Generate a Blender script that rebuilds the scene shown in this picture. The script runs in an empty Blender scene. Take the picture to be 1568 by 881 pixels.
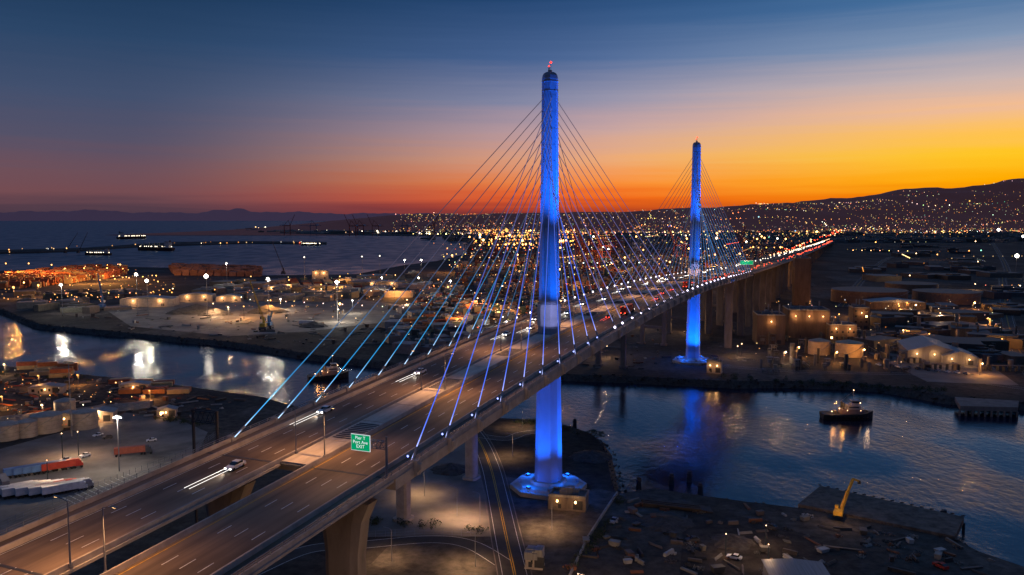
import bpy, math, random
import numpy as np
from mathutils import Matrix, Vector
from mathutils.geometry import tessellate_polygon
random.seed(7); np.random.seed(7)
R=random.random
U=random.uniform
scn=bpy.context.scene
COL=scn.collection

# ------------------------------------------------------------------ camera
F=1250.0; PITCH=math.atan(105.5/F); CH=103.0
SP,CP=math.sin(PITCH),math.cos(PITCH)
cd=bpy.data.cameras.new("camera"); cam=bpy.data.objects.new("camera",cd); COL.objects.link(cam)
cd.sensor_width=36; cd.lens=F/1568*36; cd.clip_start=1; cd.clip_end=150000
cam.location=(0,0,CH); cam.rotation_euler=(math.pi/2-PITCH,0,0); scn.camera=cam
scn.view_settings.view_transform='Standard'; scn.view_settings.look='None'; scn.view_settings.exposure=0

def unproject(px,py,z=0.0):
    """image pixel coordinates, cast through the camera -> ground position at height z"""
    u=(px-784)/F; v=(py-440.5)/F
    d=(u,CP-v*SP,-SP-v*CP); k=(z-CH)/d[2]
    return (d[0]*k,d[1]*k)
def proj(x,y,z):
    dz=z-CH; dep=y*CP-dz*SP; up=y*SP+dz*CP
    return 784+F*x/dep, 440.5-F*up/dep
def inpoly(p,poly):
    x,y=p; c=False; j=len(poly)-1
    for i in range(len(poly)):
        xi,yi=poly[i]; xj,yj=poly[j]
        if (yi>y)!=(yj>y) and x<(xj-xi)*(y-yi)/(yj-yi)+xi: c=not c
        j=i
    return c
def lin(r,g,b):
    f=lambda c:(c/255/12.92) if c/255<=.04045 else ((c/255+.055)/1.055)**2.4
    return (f(r),f(g),f(b),1)

# ------------------------------------------------------------------ materials
def nn(t,ty,**k):
    n=t.nodes.new(ty)
    for a,b in k.items(): setattr(n,a,b)
    return n
def mat(name,col,rough=.85,var=.3,scale=.2,metal=0,emis=None,es=0,attr=False,bump=0,st=(1,1,1),spec=.3,patch=0):
    m=bpy.data.materials.new(name); m.use_nodes=True; t=m.node_tree; L=t.links.new
    b=t.nodes["Principled BSDF"]
    b.inputs["Roughness"].default_value=rough; b.inputs["Metallic"].default_value=metal
    b.inputs["Specular IOR Level"].default_value=spec
    tc=nn(t,"ShaderNodeTexCoord"); mp=nn(t,"ShaderNodeMapping"); mp.inputs["Scale"].default_value=st
    L(tc.outputs["Object"],mp.inputs[0])
    n=nn(t,"ShaderNodeTexNoise"); n.inputs["Scale"].default_value=scale; n.inputs["Detail"].default_value=7; n.inputs["Roughness"].default_value=.65
    L(mp.outputs[0],n.inputs["Vector"])
    mr=nn(t,"ShaderNodeMapRange"); mr.inputs[1].default_value=.3; mr.inputs[2].default_value=.7
    mr.inputs[3].default_value=1-var; mr.inputs[4].default_value=1+var; L(n.outputs[0],mr.inputs[0])
    fac=mr.outputs[0]
    if patch:
        n3=nn(t,"ShaderNodeTexNoise"); n3.inputs["Scale"].default_value=patch; n3.inputs["Detail"].default_value=3; L(tc.outputs["Object"],n3.inputs["Vector"])
        m3=nn(t,"ShaderNodeMapRange"); m3.inputs[1].default_value=.38; m3.inputs[2].default_value=.62; m3.inputs[3].default_value=.6; m3.inputs[4].default_value=1.2; L(n3.outputs[0],m3.inputs[0])
        mu=nn(t,"ShaderNodeMath",operation='MULTIPLY'); L(fac,mu.inputs[0]); L(m3.outputs[0],mu.inputs[1]); fac=mu.outputs[0]
    vm=nn(t,"ShaderNodeVectorMath",operation='SCALE'); L(fac,vm.inputs["Scale"])
    if attr:
        a=nn(t,"ShaderNodeAttribute",attribute_name="Col"); L(a.outputs["Color"],vm.inputs[0])
    else: vm.inputs[0].default_value=col[:3]
    L(vm.outputs[0],b.inputs["Base Color"])
    if bump:
        bp=nn(t,"ShaderNodeBump"); bp.inputs["Strength"].default_value=.5; bp.inputs["Distance"].default_value=bump
        L(n.outputs[0],bp.inputs["Height"]); L(bp.outputs[0],b.inputs["Normal"])
    if emis:
        b.inputs["Emission Color"].default_value=(*emis[:3],1); b.inputs["Emission Strength"].default_value=es
    return m
def emat(name,sample=False,mul=1.0):
    m=bpy.data.materials.new(name); m.use_nodes=True; t=m.node_tree; t.nodes.clear()
    o=nn(t,"ShaderNodeOutputMaterial"); e=nn(t,"ShaderNodeEmission"); a=nn(t,"ShaderNodeAttribute",attribute_name="Col")
    e.inputs[1].default_value=mul
    t.links.new(a.outputs["Color"],e.inputs[0]); t.links.new(e.outputs[0],o.inputs[0])
    if not sample: m.cycles.emission_sampling='NONE'
    return m
def lamp_mat(name,c,s):
    m=mat(name,(.5,.5,.5),emis=c,es=s); m.cycles.emission_sampling='NONE'; return m

M_conc=mat("concrete",(.36,.30,.25),var=.28,scale=.25,bump=.03)
M_concd=mat("weathered_concrete",(.18,.145,.12),var=.35,scale=.2,bump=.05,st=(1,1,.3))
M_tower=mat("tower_paint",(.22,.24,.30),var=.16,scale=.12,st=(1,1,.35),rough=.6)
M_collar=mat("collar_concrete",(.42,.42,.46),var=.2,scale=.2)
M_deck=mat("deck_pavement",(.165,.112,.074),var=.5,scale=.14,st=(1.7,.06,1),rough=.75,patch=.035)
M_med=mat("median_concrete",(.46,.38,.30),var=.35,scale=.3,st=(1,.2,1))
M_mark=mat("road_paint",(.62,.60,.55),var=.3,scale=1)
M_ymark=mat("yellow_paint",(.60,.33,.03),var=.3,scale=1)
M_steel=mat("galvanised_steel",(.20,.20,.21),rough=.5,metal=.2,var=.2)
M_dark=mat("dark_steel",(.035,.035,.04),rough=.6,var=.3)
M_asph=mat("asphalt",(.05,.043,.038),var=.35,scale=.15)
M_lot=mat("yard_pavement",(.15,.13,.11),var=.5,scale=.05,bump=.02)
M_rock=mat("riprap_rock",(.06,.05,.042),var=.5,scale=.6,bump=.2)
M_attr=mat("painted_steel",(1,1,1),attr=True,var=.25,scale=.4,rough=.6)
M_glass=mat("window_glass",(.02,.025,.03),rough=.15,var=.1,spec=.6)
M_tyre=mat("tyre_rubber",(.02,.02,.02),var=.2)
M_emis=emat("lamp_and_cable_glow")
M_white=lamp_mat("lamp_white",(1,.93,.82),14)
M_warm=lamp_mat("lamp_warm",(1,.55,.2),10)
M_red=lamp_mat("lamp_red",(1,.06,.02),8)
M_sign=mat("sign_green",(.0,.22,.09),var=.08,scale=1,emis=(0,.42,.17),es=.7)
M_signw=mat("sign_white",(.8,.8,.8),var=.02,emis=(1,1,1),es=.7)
M_leaf=mat("foliage",(.035,.05,.022),var=.6,scale=.8)

def ground_mat(name,c1,c2,c3):
    m=bpy.data.materials.new(name); m.use_nodes=True; t=m.node_tree; L=t.links.new; b=t.nodes["Principled BSDF"]
    b.inputs["Roughness"].default_value=.95; b.inputs["Specular IOR Level"].default_value=.12
    tc=nn(t,"ShaderNodeTexCoord"); mp=nn(t,"ShaderNodeMapping"); mp.inputs["Rotation"].default_value=(0,0,.4); mp.inputs["Scale"].default_value=(1,.55,1)
    L(tc.outputs["Object"],mp.inputs[0])
    v=nn(t,"ShaderNodeTexVoronoi",distance='CHEBYCHEV'); v.inputs["Scale"].default_value=.016; L(mp.outputs[0],v.inputs["Vector"])
    sp=nn(t,"ShaderNodeSeparateColor"); L(v.outputs["Color"],sp.inputs[0])
    n=nn(t,"ShaderNodeTexNoise"); n.inputs["Scale"].default_value=.02; n.inputs["Detail"].default_value=10; n.inputs["Roughness"].default_value=.7; L(tc.outputs["Object"],n.inputs["Vector"])
    n2=nn(t,"ShaderNodeTexNoise"); n2.inputs["Scale"].default_value=.25; n2.inputs["Detail"].default_value=8; n2.inputs["Roughness"].default_value=.7; L(tc.outputs["Object"],n2.inputs["Vector"])
    ad=nn(t,"ShaderNodeMath",operation='MULTIPLY_ADD'); L(sp.outputs[0],ad.inputs[0]); ad.inputs[1].default_value=.28; L(n.outputs[0],ad.inputs[2])
    cr=nn(t,"ShaderNodeValToRGB"); L(ad.outputs[0],cr.inputs[0]); e=cr.color_ramp.elements
    e[0].position=.42; e[0].color=(*c1,1); e[1].position=.9; e[1].color=(*c3,1); k=e.new(.66); k.color=(*c2,1)
    mr=nn(t,"ShaderNodeMapRange"); mr.inputs[1].default_value=.3; mr.inputs[2].default_value=.7; mr.inputs[3].default_value=.4; mr.inputs[4].default_value=1.55; L(n2.outputs[0],mr.inputs[0])
    vm=nn(t,"ShaderNodeVectorMath",operation='SCALE'); L(cr.outputs[0],vm.inputs[0]); L(mr.outputs[0],vm.inputs["Scale"]); L(vm.outputs[0],b.inputs["Base Color"])
    bp=nn(t,"ShaderNodeBump"); bp.inputs["Distance"].default_value=.3; bp.inputs["Strength"].default_value=.5; L(n2.outputs[0],bp.inputs["Height"]); L(bp.outputs[0],b.inputs["Normal"])
    return m
M_ground=ground_mat("ground_dirt",(.028,.023,.02),(.06,.049,.04),(.115,.095,.078))

# ------------------------------------------------------------------ mesh builder
class MB:
    def __init__(s): s.v=[];s.f=[];s.m=[];s.c=[]
    def add(s,vs,fs,m=0,c=(1,1,1)):
        o=len(s.v); s.v.extend(vs)
        for f in fs: s.f.append(tuple(i+o for i in f)); s.m.append(m)
        if len(c) and isinstance(c[0],(tuple,list)): s.c.extend([(*q[:3],1) for q in c])
        else: s.c.extend([(*c[:3],1)]*len(vs))
    BF=[(3,2,1,0),(4,5,6,7),(0,1,5,4),(1,2,6,5),(2,3,7,6),(3,0,4,7)]
    def box(s,x,y,z,sx,sy,sz,rot=0,m=0,c=(1,1,1),tp=1.0):
        ca,sa=math.cos(rot),math.sin(rot); vs=[]
        for k,zz in ((1,z),(tp,z+sz)):
            for a,b in ((-.5,-.5),(.5,-.5),(.5,.5),(-.5,.5)):
                u,w=a*sx*k,b*sy*k; vs.append((x+u*ca-w*sa,y+u*sa+w*ca,zz))
        s.add(vs,s.BF,m,c)
    def beam(s,p,q,w,h=None,m=0,c=(1,1,1)):
        h=h or w; p=Vector(p);q=Vector(q); d=(q-p).normalized()
        up=Vector((0,0,1)) if abs(d.z)<.98 else Vector((0,1,0))
        r=d.cross(up).normalized()*(w/2); u=r.cross(d).normalized()*(h/2)
        s.add([tuple(a+i*r+j*u) for a in (p,q) for i,j in ((-1,-1),(1,-1),(1,1),(-1,1))],s.BF,m,c)
    def cyl(s,x,y,z0,z1,r0,r1=None,n=12,m=0,c=(1,1,1),cap=True):
        r1=r0 if r1 is None else r1
        vs=[(x+r*math.cos(2*math.pi*i/n),y+r*math.sin(2*math.pi*i/n),z) for r,z in((r0,z0),(r1,z1)) for i in range(n)]
        fs=[(i,(i+1)%n,n+(i+1)%n,n+i) for i in range(n)]
        if cap: fs+= [tuple(range(n-1,-1,-1)),tuple(range(n,2*n))]
        s.add(vs,fs,m,c)
    def octa(s,x,y,z,r,c,m=0):
        s.add([(x+r,y,z),(x,y+r,z),(x-r,y,z),(x,y-r,z),(x,y,z+r),(x,y,z-r)],[(0,1,4),(1,2,4),(2,3,4),(3,0,4),(1,0,5),(2,1,5),(3,2,5),(0,3,5)],m,c)
    def prism(s,pts,z0,z1,m=0,mside=None,c=(1,1,1),slope=0):
        n=len(pts); tr=tessellate_polygon([[Vector((p[0],p[1],0)) for p in pts]])
        vs=[(p[0],p[1],z1) for p in pts]
        fs=[]
        for t in tr:
            a,b,d=[Vector(vs[i]) for i in t]
            fs.append(tuple(t) if (b-a).cross(d-a).z>0 else tuple(reversed(t)))
        s.add(vs,fs,m,c)
        area=sum(pts[i][0]*pts[(i+1)%n][1]-pts[(i+1)%n][0]*pts[i][1] for i in range(n))
        sg=1 if area>0 else -1; lo=[]
        for i in range(n):
            a,b=pts[i-1],pts[(i+1)%n]; dx,dy=b[0]-a[0],b[1]-a[1]; l=math.hypot(dx,dy) or 1
            lo.append((pts[i][0]+sg*dy/l*slope,pts[i][1]-sg*dx/l*slope,z0))
        fs=[(i,(i+1)%n,n+(i+1)%n,n+i) for i in range(n)]
        if sg<0: fs=[tuple(reversed(f)) for f in fs]
        s.add(lo+vs,fs,m if mside is None else mside,c)
    def loft(s,rings,m=0,cap=True,c=(1,1,1),close=True):
        n=len(rings[0]); vs=[p for r in rings for p in r]; fs=[]
        for k in range(len(rings)-1):
            for i in range(n if close else n-1):
                j=(i+1)%n; fs.append((k*n+i,k*n+j,(k+1)*n+j,(k+1)*n+i))
        if cap: fs+=[tuple(range(n-1,-1,-1)),tuple(range((len(rings)-1)*n,len(rings)*n))]
        s.add(vs,fs,m,c)
    def obj(s,name,mats,parent=None,loc=(0,0,0),rot=0,smooth=False):
        me=bpy.data.meshes.new(name); me.from_pydata(s.v,[],s.f)
        for x in mats: me.materials.append(x)
        me.polygons.foreach_set("material_index",s.m)
        a=me.attributes.new("Col",'FLOAT_COLOR','POINT'); a.data.foreach_set("color",np.array(s.c,dtype=np.float32).ravel())
        if smooth: me.polygons.foreach_set("use_smooth",[True]*len(s.f))
        me.update()
        o=bpy.data.objects.new(name,me); COL.objects.link(o); o.location=loc; o.rotation_euler=(0,0,rot)
        if parent: o.parent=parent
        return o
def inst(o,loc,rot=0,name=None,sc=1):
    n=bpy.data.objects.new(name or o.name.split('.')[0],o.data); COL.objects.link(n); n.location=loc; n.rotation_euler=(0,0,rot); n.scale=(sc,)*3; return n
def empty(name,loc=(0,0,0),rot=0):
    e=bpy.data.objects.new(name,None); COL.objects.link(e); e.location=loc; e.rotation_euler=(0,0,rot); return e
plights=empty("port_lighting")
def point(name,loc,P,c,r=.6,parent=None):
    l=bpy.data.lights.new(name,'POINT'); l.energy=P; l.color=c; l.shadow_soft_size=r
    o=bpy.data.objects.new(name,l); COL.objects.link(o); o.location=loc
    o.parent=parent or plights
    return o
def spot(name,loc,tgt,P,c,ang,blend=.4,r=.4,parent=None):
    l=bpy.data.lights.new(name,'SPOT'); l.energy=P; l.color=c; l.shadow_soft_size=r; l.spot_size=math.radians(ang); l.spot_blend=blend
    o=bpy.data.objects.new(name,l); COL.objects.link(o); o.location=loc
    o.rotation_euler=(Vector(tgt)-Vector(loc)).to_track_quat('-Z','Y').to_euler()
    if parent: o.parent=parent
    return o
WARM=(1,.60,.30); SOD=(1,.42,.10); WHT=(1,.90,.74)

# ------------------------------------------------------------------ sky
W=bpy.data.worlds.new("World"); scn.world=W; W.use_nodes=True; t=W.node_tree; L=t.links.new
bg=t.nodes["Background"]; tc=nn(t,"ShaderNodeTexCoord"); sx=nn(t,"ShaderNodeSeparateXYZ"); L(tc.outputs["Generated"],sx.inputs[0])
def math_(op,a=None,b=None,c=None):
    n=nn(t,"ShaderNodeMath",operation=op)
    for i,x in enumerate((a,b,c)):
        if x is None: continue
        if isinstance(x,(int,float)): n.inputs[i].default_value=x
        else: L(x,n.inputs[i])
    return n.outputs[0]
AZ=math.radians(42)
dot=math_('ADD',math_('MULTIPLY',sx.outputs[0],math.sin(AZ)),math_('MULTIPLY',sx.outputs[1],math.cos(AZ)))
hl=math_('SQRT',math_('ADD',math_('POWER',sx.outputs[0],2),math_('POWER',sx.outputs[1],2)))
ang=math_('ARCCOSINE',math_('MINIMUM',math_('MAXIMUM',math_('DIVIDE',dot,math_('MAXIMUM',hl,.0001)),-1),1))
cmb=nn(t,"ShaderNodeCombineXYZ"); L(math_('MULTIPLY',ang,2.6),cmb.inputs[0]); L(math_('MULTIPLY',sx.outputs[2],80),cmb.inputs[1])
nz=nn(t,"ShaderNodeTexNoise"); nz.inputs["Scale"].default_value=1.3; nz.inputs["Detail"].default_value=6; nz.inputs["Roughness"].default_value=.55; nz.inputs["Distortion"].default_value=.6; L(cmb.outputs[0],nz.inputs["Vector"])
cl=math_('SUBTRACT',nz.outputs[0],.5)
elev=math_('ADD',sx.outputs[2],math_('MULTIPLY',cl,.022))
fac=math_('DIVIDE',elev,.5)
def ramp(stops,top=(56,88,138)):
    r=nn(t,"ShaderNodeValToRGB"); L(fac,r.inputs[0]); e=r.color_ramp.elements
    ps=[(max(0,math.sin(math.atan((335-y)/F)))/.5,lin(*c)) for y,c in stops]+[(1,lin(*top))]
    e[0].position,e[0].color=ps[0]; e[1].position,e[1].color=ps[-1]
    for p,c in ps[1:-1]: k=e.new(p); k.color=c
    return r.outputs[0]
rR=ramp([(335,(205,80,10)),(308,(243,125,0)),(285,(255,170,0)),(250,(255,198,34)),(220,(255,194,88)),(188,(240,188,150)),(150,(200,180,178)),(100,(130,150,180)),(40,(70,112,158)),(0,(50,94,142))])
rC=ramp([(335,(112,44,46)),(320,(184,62,34)),(303,(240,96,30)),(280,(250,136,64)),(245,(234,166,130)),(205,(196,162,166)),(155,(138,142,172)),(95,(74,102,150)),(0,(34,70,116))])
rL=ramp([(335,(62,52,68)),(318,(86,62,74)),(300,(116,76,82)),(270,(110,80,90)),(228,(86,82,104)),(165,(66,80,110)),(90,(44,70,104)),(0,(24,54,88))])
rB=ramp([(335,(48,50,74)),(250,(50,54,84)),(100,(42,58,94)),(0,(40,58,98))])
def mixc(f,a,b):
    n=nn(t,"ShaderNodeMix",data_type='RGBA'); L(f,n.inputs[0]); L(a,n.inputs[6]); L(b,n.inputs[7]); return n.outputs[2]
def mr(a,b):
    n=nn(t,"ShaderNodeMapRange",interpolation_type='SMOOTHSTEP'); L(ang,n.inputs[0]); n.inputs[1].default_value=math.radians(a); n.inputs[2].default_value=math.radians(b); return n.outputs[0]
c=mixc(mr(10,44),rR,rC); c=mixc(mr(32,68),c,rL); c=mixc(mr(75,140),c,rB)
L(c,bg.inputs[0]); bg.inputs[1].default_value=1.0

# ------------------------------------------------------------------ water
def water_mat():
    m=bpy.data.materials.new("water"); m.use_nodes=True; t=m.node_tree; L=t.links.new; b=t.nodes["Principled BSDF"]
    b.inputs["Base Color"].default_value=(.006,.012,.028,1); b.inputs["IOR"].default_value=1.65
    tc=nn(t,"ShaderNodeTexCoord")
    n1=nn(t,"ShaderNodeTexNoise"); n1.inputs["Scale"].default_value=.32; n1.inputs["Detail"].default_value=6; n1.inputs["Roughness"].default_value=.6
    mp=nn(t,"ShaderNodeMapping"); mp.inputs["Scale"].default_value=(1,.6,1); mp.inputs["Rotation"].default_value=(0,0,.3); L(tc.outputs["Object"],mp.inputs[0]); L(mp.outputs[0],n1.inputs["Vector"])
    n2=nn(t,"ShaderNodeTexNoise"); n2.inputs["Scale"].default_value=.02; n2.inputs["Detail"].default_value=5; L(mp.outputs[0],n2.inputs["Vector"])
    r=nn(t,"ShaderNodeMapRange"); r.inputs[1].default_value=.42; r.inputs[2].default_value=.6; r.inputs[3].default_value=.08; r.inputs[4].default_value=.2; L(n2.outputs[0],r.inputs[0])
    sy=nn(t,"ShaderNodeSeparateXYZ"); L(tc.outputs["Object"],sy.inputs[0])
    # open harbour: fine wind ripples (micro-roughness) rather than resolvable chop
    ro=nn(t,"ShaderNodeMapRange"); ro.inputs[1].default_value=900; ro.inputs[2].default_value=2200; ro.inputs[3].default_value=0; ro.inputs[4].default_value=.26; L(sy.outputs[1],ro.inputs[0])
    ra=nn(t,"ShaderNodeMath",operation='ADD'); L(r.outputs[0],ra.inputs[0]); L(ro.outputs[0],ra.inputs[1]); L(ra.outputs[0],b.inputs["Roughness"])
    r2=nn(t,"ShaderNodeMapRange"); r2.inputs[1].default_value=.4; r2.inputs[2].default_value=.62; r2.inputs[3].default_value=.12; r2.inputs[4].default_value=.5; L(n2.outputs[0],r2.inputs[0])
    r3=nn(t,"ShaderNodeMapRange"); r3.inputs[1].default_value=800; r3.inputs[2].default_value=2000; r3.inputs[3].default_value=1; r3.inputs[4].default_value=.08; L(sy.outputs[1],r3.inputs[0])
    mu=nn(t,"ShaderNodeMath",operation='MULTIPLY'); L(r2.outputs[0],mu.inputs[0]); L(r3.outputs[0],mu.inputs[1])
    bp=nn(t,"ShaderNodeBump"); bp.inputs["Distance"].default_value=.9; L(mu.outputs[0],bp.inputs["Strength"]); L(n1.outputs[0],bp.inputs["Height"]); L(bp.outputs[0],b.inputs["Normal"])
    return m
mb=MB(); mb.add([(-90000,-3000,-4),(90000,-3000,-4),(90000,110000,-4),(-90000,110000,-4)],[(0,1,2,3)]); mb.obj("water",[water_mat()])

# ------------------------------------------------------------------ land
def S(*pts): return [unproject(*p) for p in pts]
near=S((-260,560),(0,560),(120,573),(250,587),(400,608),(470,628),(640,632),(775,641),(830,643),(872,653),(905,664),(925,682),(930,705),(936,735),(944,757),(1000,748),(1060,757),(1140,768),(1222,778),(1330,797),(1462,826),(1500,845),(1568,868),(1800,930))+[(700,-300),(-1400,-300)]
far=S((-900,470),(0,473),(62,497),(200,510),(360,524),(480,543),(600,556),(760,566),(870,573),(960,576),(1040,580),(1120,584),(1200,583),(1290,586),(1350,590),(1400,598),(1450,607),(1568,616),(2100,648))+[(16000,1200),(16000,14000),(-1900,14000),(-1900,9500)]+S((600,343),(440,346),(362,351),(380,357),(560,360),(722,362),(716,388),(668,400),(620,406),(545,420),(400,422),(300,411),(150,408),(0,415),(-900,420))
mb=MB(); mb.prism(near,-9,0,0,1,slope=7); mb.prism(far,-9,0,0,1,slope=9)
mb.prism([(p[0],p[1]) for p in S((-700,389),(-100,389),(60,386),(130,383),(200,378),(268,375.5),(380,372),(500,373.5),(500,371),(380,369.5),(268,371),(200,375),(130,380),(60,382),(-100,385),(-700,385))],-9,1,0,1,slope=6)
mb.obj("ground",[M_ground,M_rock])

mb=MB()
def rocks(path,n,r0,r1):
    for a,b in zip(path,path[1:]):
        l=math.hypot(b[0]-a[0],b[1]-a[1])
        if l>400: continue
        for k in range(int(l*n)):
            q=R(); o=U(-1,5.5); nx,ny=(b[1]-a[1])/l,-(b[0]-a[0])/l; nx,ny=-nx*1,-ny*1
            x=a[0]+(b[0]-a[0])*q; y=a[1]+(b[1]-a[1])*q; r=U(r0,r1)
            c=[(x+nx*o+U(-1,1)*r,y+ny*o+U(-1,1)*r,-max(0,o)*.8+U(-.3,.9)*r) for _ in range(6)]
            mb.add(c,[(0,1,2),(2,3,4),(4,5,0),(0,2,4),(1,3,5),(1,2,3),(3,4,5),(0,5,1)])
rocks(near[:22],1.4,.4,1.0)
rocks([p for p in reversed(far[1:18])],1.2,.6,1.4)
mb.obj("riprap",[M_rock])

# hills
def hh(X,Y):
    r=np.interp(X,[-2600,-1500,-700,0,1380,2660,3600,5018,7000,12000],[0,105,140,165,165,245,325,430,480,500])
    f=np.interp(Y,[5200,6200,8000,9500,12500],[0,.16,1,.8,.0])
    f=f*f*(3-2*f)
    n=math.sin(X*.0021+Y*.0013)*.10+math.sin(X*.0053-Y*.0031)*.05+math.sin(X*.013+Y*.007)*.03+math.sin(X*.031)*.014
    return r*f*(1+n)-2
mb=MB(); nx,ny=260,50; vs=[];fs=[]
for j in range(ny):
    for i in range(nx):
        X=-2600+16600*i/(nx-1); Y=5200+7000*j/(ny-1); vs.append((X,Y,hh(X,Y)))
for j in range(ny-1):
    for i in range(nx-1): a=j*nx+i; fs.append((a,a+1,a+nx+1,a+nx))
mb.add(vs,fs); mb.obj("hills",[mat("hillside",(.03,.024,.024),var=.5,scale=.004,emis=(.036,.014,.014),es=.7)],smooth=True)  # dim emission puts aerial haze into the hillside colour
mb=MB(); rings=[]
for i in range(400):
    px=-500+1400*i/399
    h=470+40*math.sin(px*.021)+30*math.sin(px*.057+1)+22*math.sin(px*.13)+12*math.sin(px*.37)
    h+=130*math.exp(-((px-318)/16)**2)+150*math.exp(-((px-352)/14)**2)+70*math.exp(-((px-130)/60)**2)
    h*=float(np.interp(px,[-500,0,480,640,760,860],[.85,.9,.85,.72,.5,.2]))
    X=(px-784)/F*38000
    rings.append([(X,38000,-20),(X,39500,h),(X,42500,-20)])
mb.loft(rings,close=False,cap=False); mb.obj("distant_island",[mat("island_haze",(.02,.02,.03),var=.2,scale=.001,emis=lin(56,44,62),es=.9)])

# ------------------------------------------------------------------ bridge
T1=(14.0,306.0); ps=math.atan2(.388,.9217); BR_ROT=-ps
def br(w,s,z=0): return (T1[0]+w*math.cos(ps)+s*math.sin(ps),T1[1]-w*math.sin(ps)+s*math.cos(ps),z)
SS=[-420,-300,-152,-87,-40,0,70,150,230,300,383,500,644,1000,1400,2000,2600,3200,3600]
ZZ=[38.0,44.2,52.0,55.8,58.0,59.7,61.6,62.4,61.7,59.9,57.3,54.2,50.6,43,36,27,19,12,6]
def dz(s):
    return float(np.mean([np.interp(s+d,SS,ZZ) for d in (-24,-12,0,12,24)]))
bridge=empty("cable_stayed_bridge",(T1[0],T1[1],0),BR_ROT)
def bobj(mb,name,mats,**k): return mb.obj(name,mats,parent=bridge,**k)
def frange(a,b,st):
    n=max(1,int(round((b-a)/st))); return [a+(b-a)*i/n for i in range(n+1)]
mb=MB(); E=24.0
ss=frange(-152,452,8)
mb.loft([[(-E,s,dz(s)),(-E,s,dz(s)-2.3),(-E+2.2,s,dz(s)-2.3),(-E+2.6,s,dz(s)-.6),(E-2.6,s,dz(s)-.6),(E-2.2,s,dz(s)-2.3),(E,s,dz(s)-2.3),(E,s,dz(s))][::-1] for s in ss],0)
for s in frange(-150,450,7.6): mb.box(0,s,dz(s)-2.2,2*E-4,.6,1.7)
bobj(mb,"deck_structure",[M_conc])
mb=MB()
mb.loft([[(-E+.6,s,dz(s)+.02),(-4.0,s,dz(s)+.02)] for s in ss],0,cap=False,close=False)
mb.loft([[(4.0,s,dz(s)+.02),(E-.6,s,dz(s)+.02)] for s in ss],0,cap=False,close=False)
bobj(mb,"road_surface",[M_deck])
mb=MB()
for i,s0 in enumerate(frange(-152,440,15.2)):
    if -10<s0<0 or abs(s0-296)<8: continue
    a=[s0+.15,s0+15.05]
    mb.loft([[(-3.6,s,dz(s)+.35),(-3.6,s,dz(s)),(3.6,s,dz(s)),(3.6,s,dz(s)+.35)] for s in a],0)
    if i%3==1:
        for k in range(10): mb.box(0,s0+2+k*1.2,dz(s0+2+k*1.2)+.36,5.4,.5,.1,m=1)
bobj(mb,"median_slab",[M_med,M_dark])
mb=MB(); ms=MB()
for a,b,stp in ((-420,-152.6,9),(452.6,3400,20)):
    for w0,w1 in ((3.4,E),(-E,-3.4)):
        sec=frange(a,b,stp)
        mb.loft([[(w0,s,dz(s)),(w0,s,dz(s)-.5),(w0+5,s,dz(s)-3.0),(w1-5,s,dz(s)-3.0),(w1,s,dz(s)-.5),(w1,s,dz(s))][::-1] for s in sec],0)
        ms.loft([[(w0+.5,s,dz(s)+.02),(w1-.5,s,dz(s)+.02)] for s in sec],0,cap=False,close=False)
bobj(mb,"approach_girder",[M_conc]); bobj(ms,"approach_road_surface",[M_deck])
mb=MB()
def wallrun(w,a,b,h,th,step=10,m=0):
    mb.loft([[(w-th/2,s,dz(s)+h),(w-th/2,s,dz(s)),(w+th/2,s,dz(s)),(w+th/2*.6,s,dz(s)+h)] for s in frange(a,b,step)],m)
for w in (-23.6,-19.4,-4.0,4.0,19.6,): wallrun(w,-420,3400,.95,.4)
wallrun(23.7,-420,3400,1.0,.4)
for w in (-23.6,23.7):
    for zz in (1.35,1.75):
        mb.loft([[(w-.05,s,dz(s)+zz+.08),(w-.05,s,dz(s)+zz),(w+.05,s,dz(s)+zz),(w+.05,s,dz(s)+zz+.08)] for s in frange(-420,700,10)],1)
    for s in frange(-420,450,3.0): mb.box(w,s,dz(s)+.9,.1,.12,1.0,m=1)
bobj(mb,"barrier",[M_conc,M_steel])
mb=MB()
for w in (8.6,12.2,15.8,-8.6,-12.2,-15.8):
    for s in np.arange(-400,900,12.0):
        mb.add([(w-.09,s,dz(s)+.035),(w+.09,s,dz(s)+.035),(w+.09,s+3.4,dz(s+3.4)+.035),(w-.09,s+3.4,dz(s+3.4)+.035)],[(0,1,2,3)])
for w in (19.0,-18.8): mb.loft([[(w-.09,s,dz(s)+.035),(w+.09,s,dz(s)+.035)] for s in frange(-400,1200,10)],0,cap=False,close=False)
for w in (5.0,-5.0): mb.loft([[(w-.09,s,dz(s)+.035),(w+.09,s,dz(s)+.035)] for s in frange(-400,1200,10)],1,cap=False,close=False)
bobj(mb,"lane_markings",[M_mark,M_ymark])
mb=MB()
for s in (-152.3,452.3,-260,-205): mb.box(0,s,dz(s)+.022,2*E-1,.7,.02)
bobj(mb,"expansion_joint",[M_dark])

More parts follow.
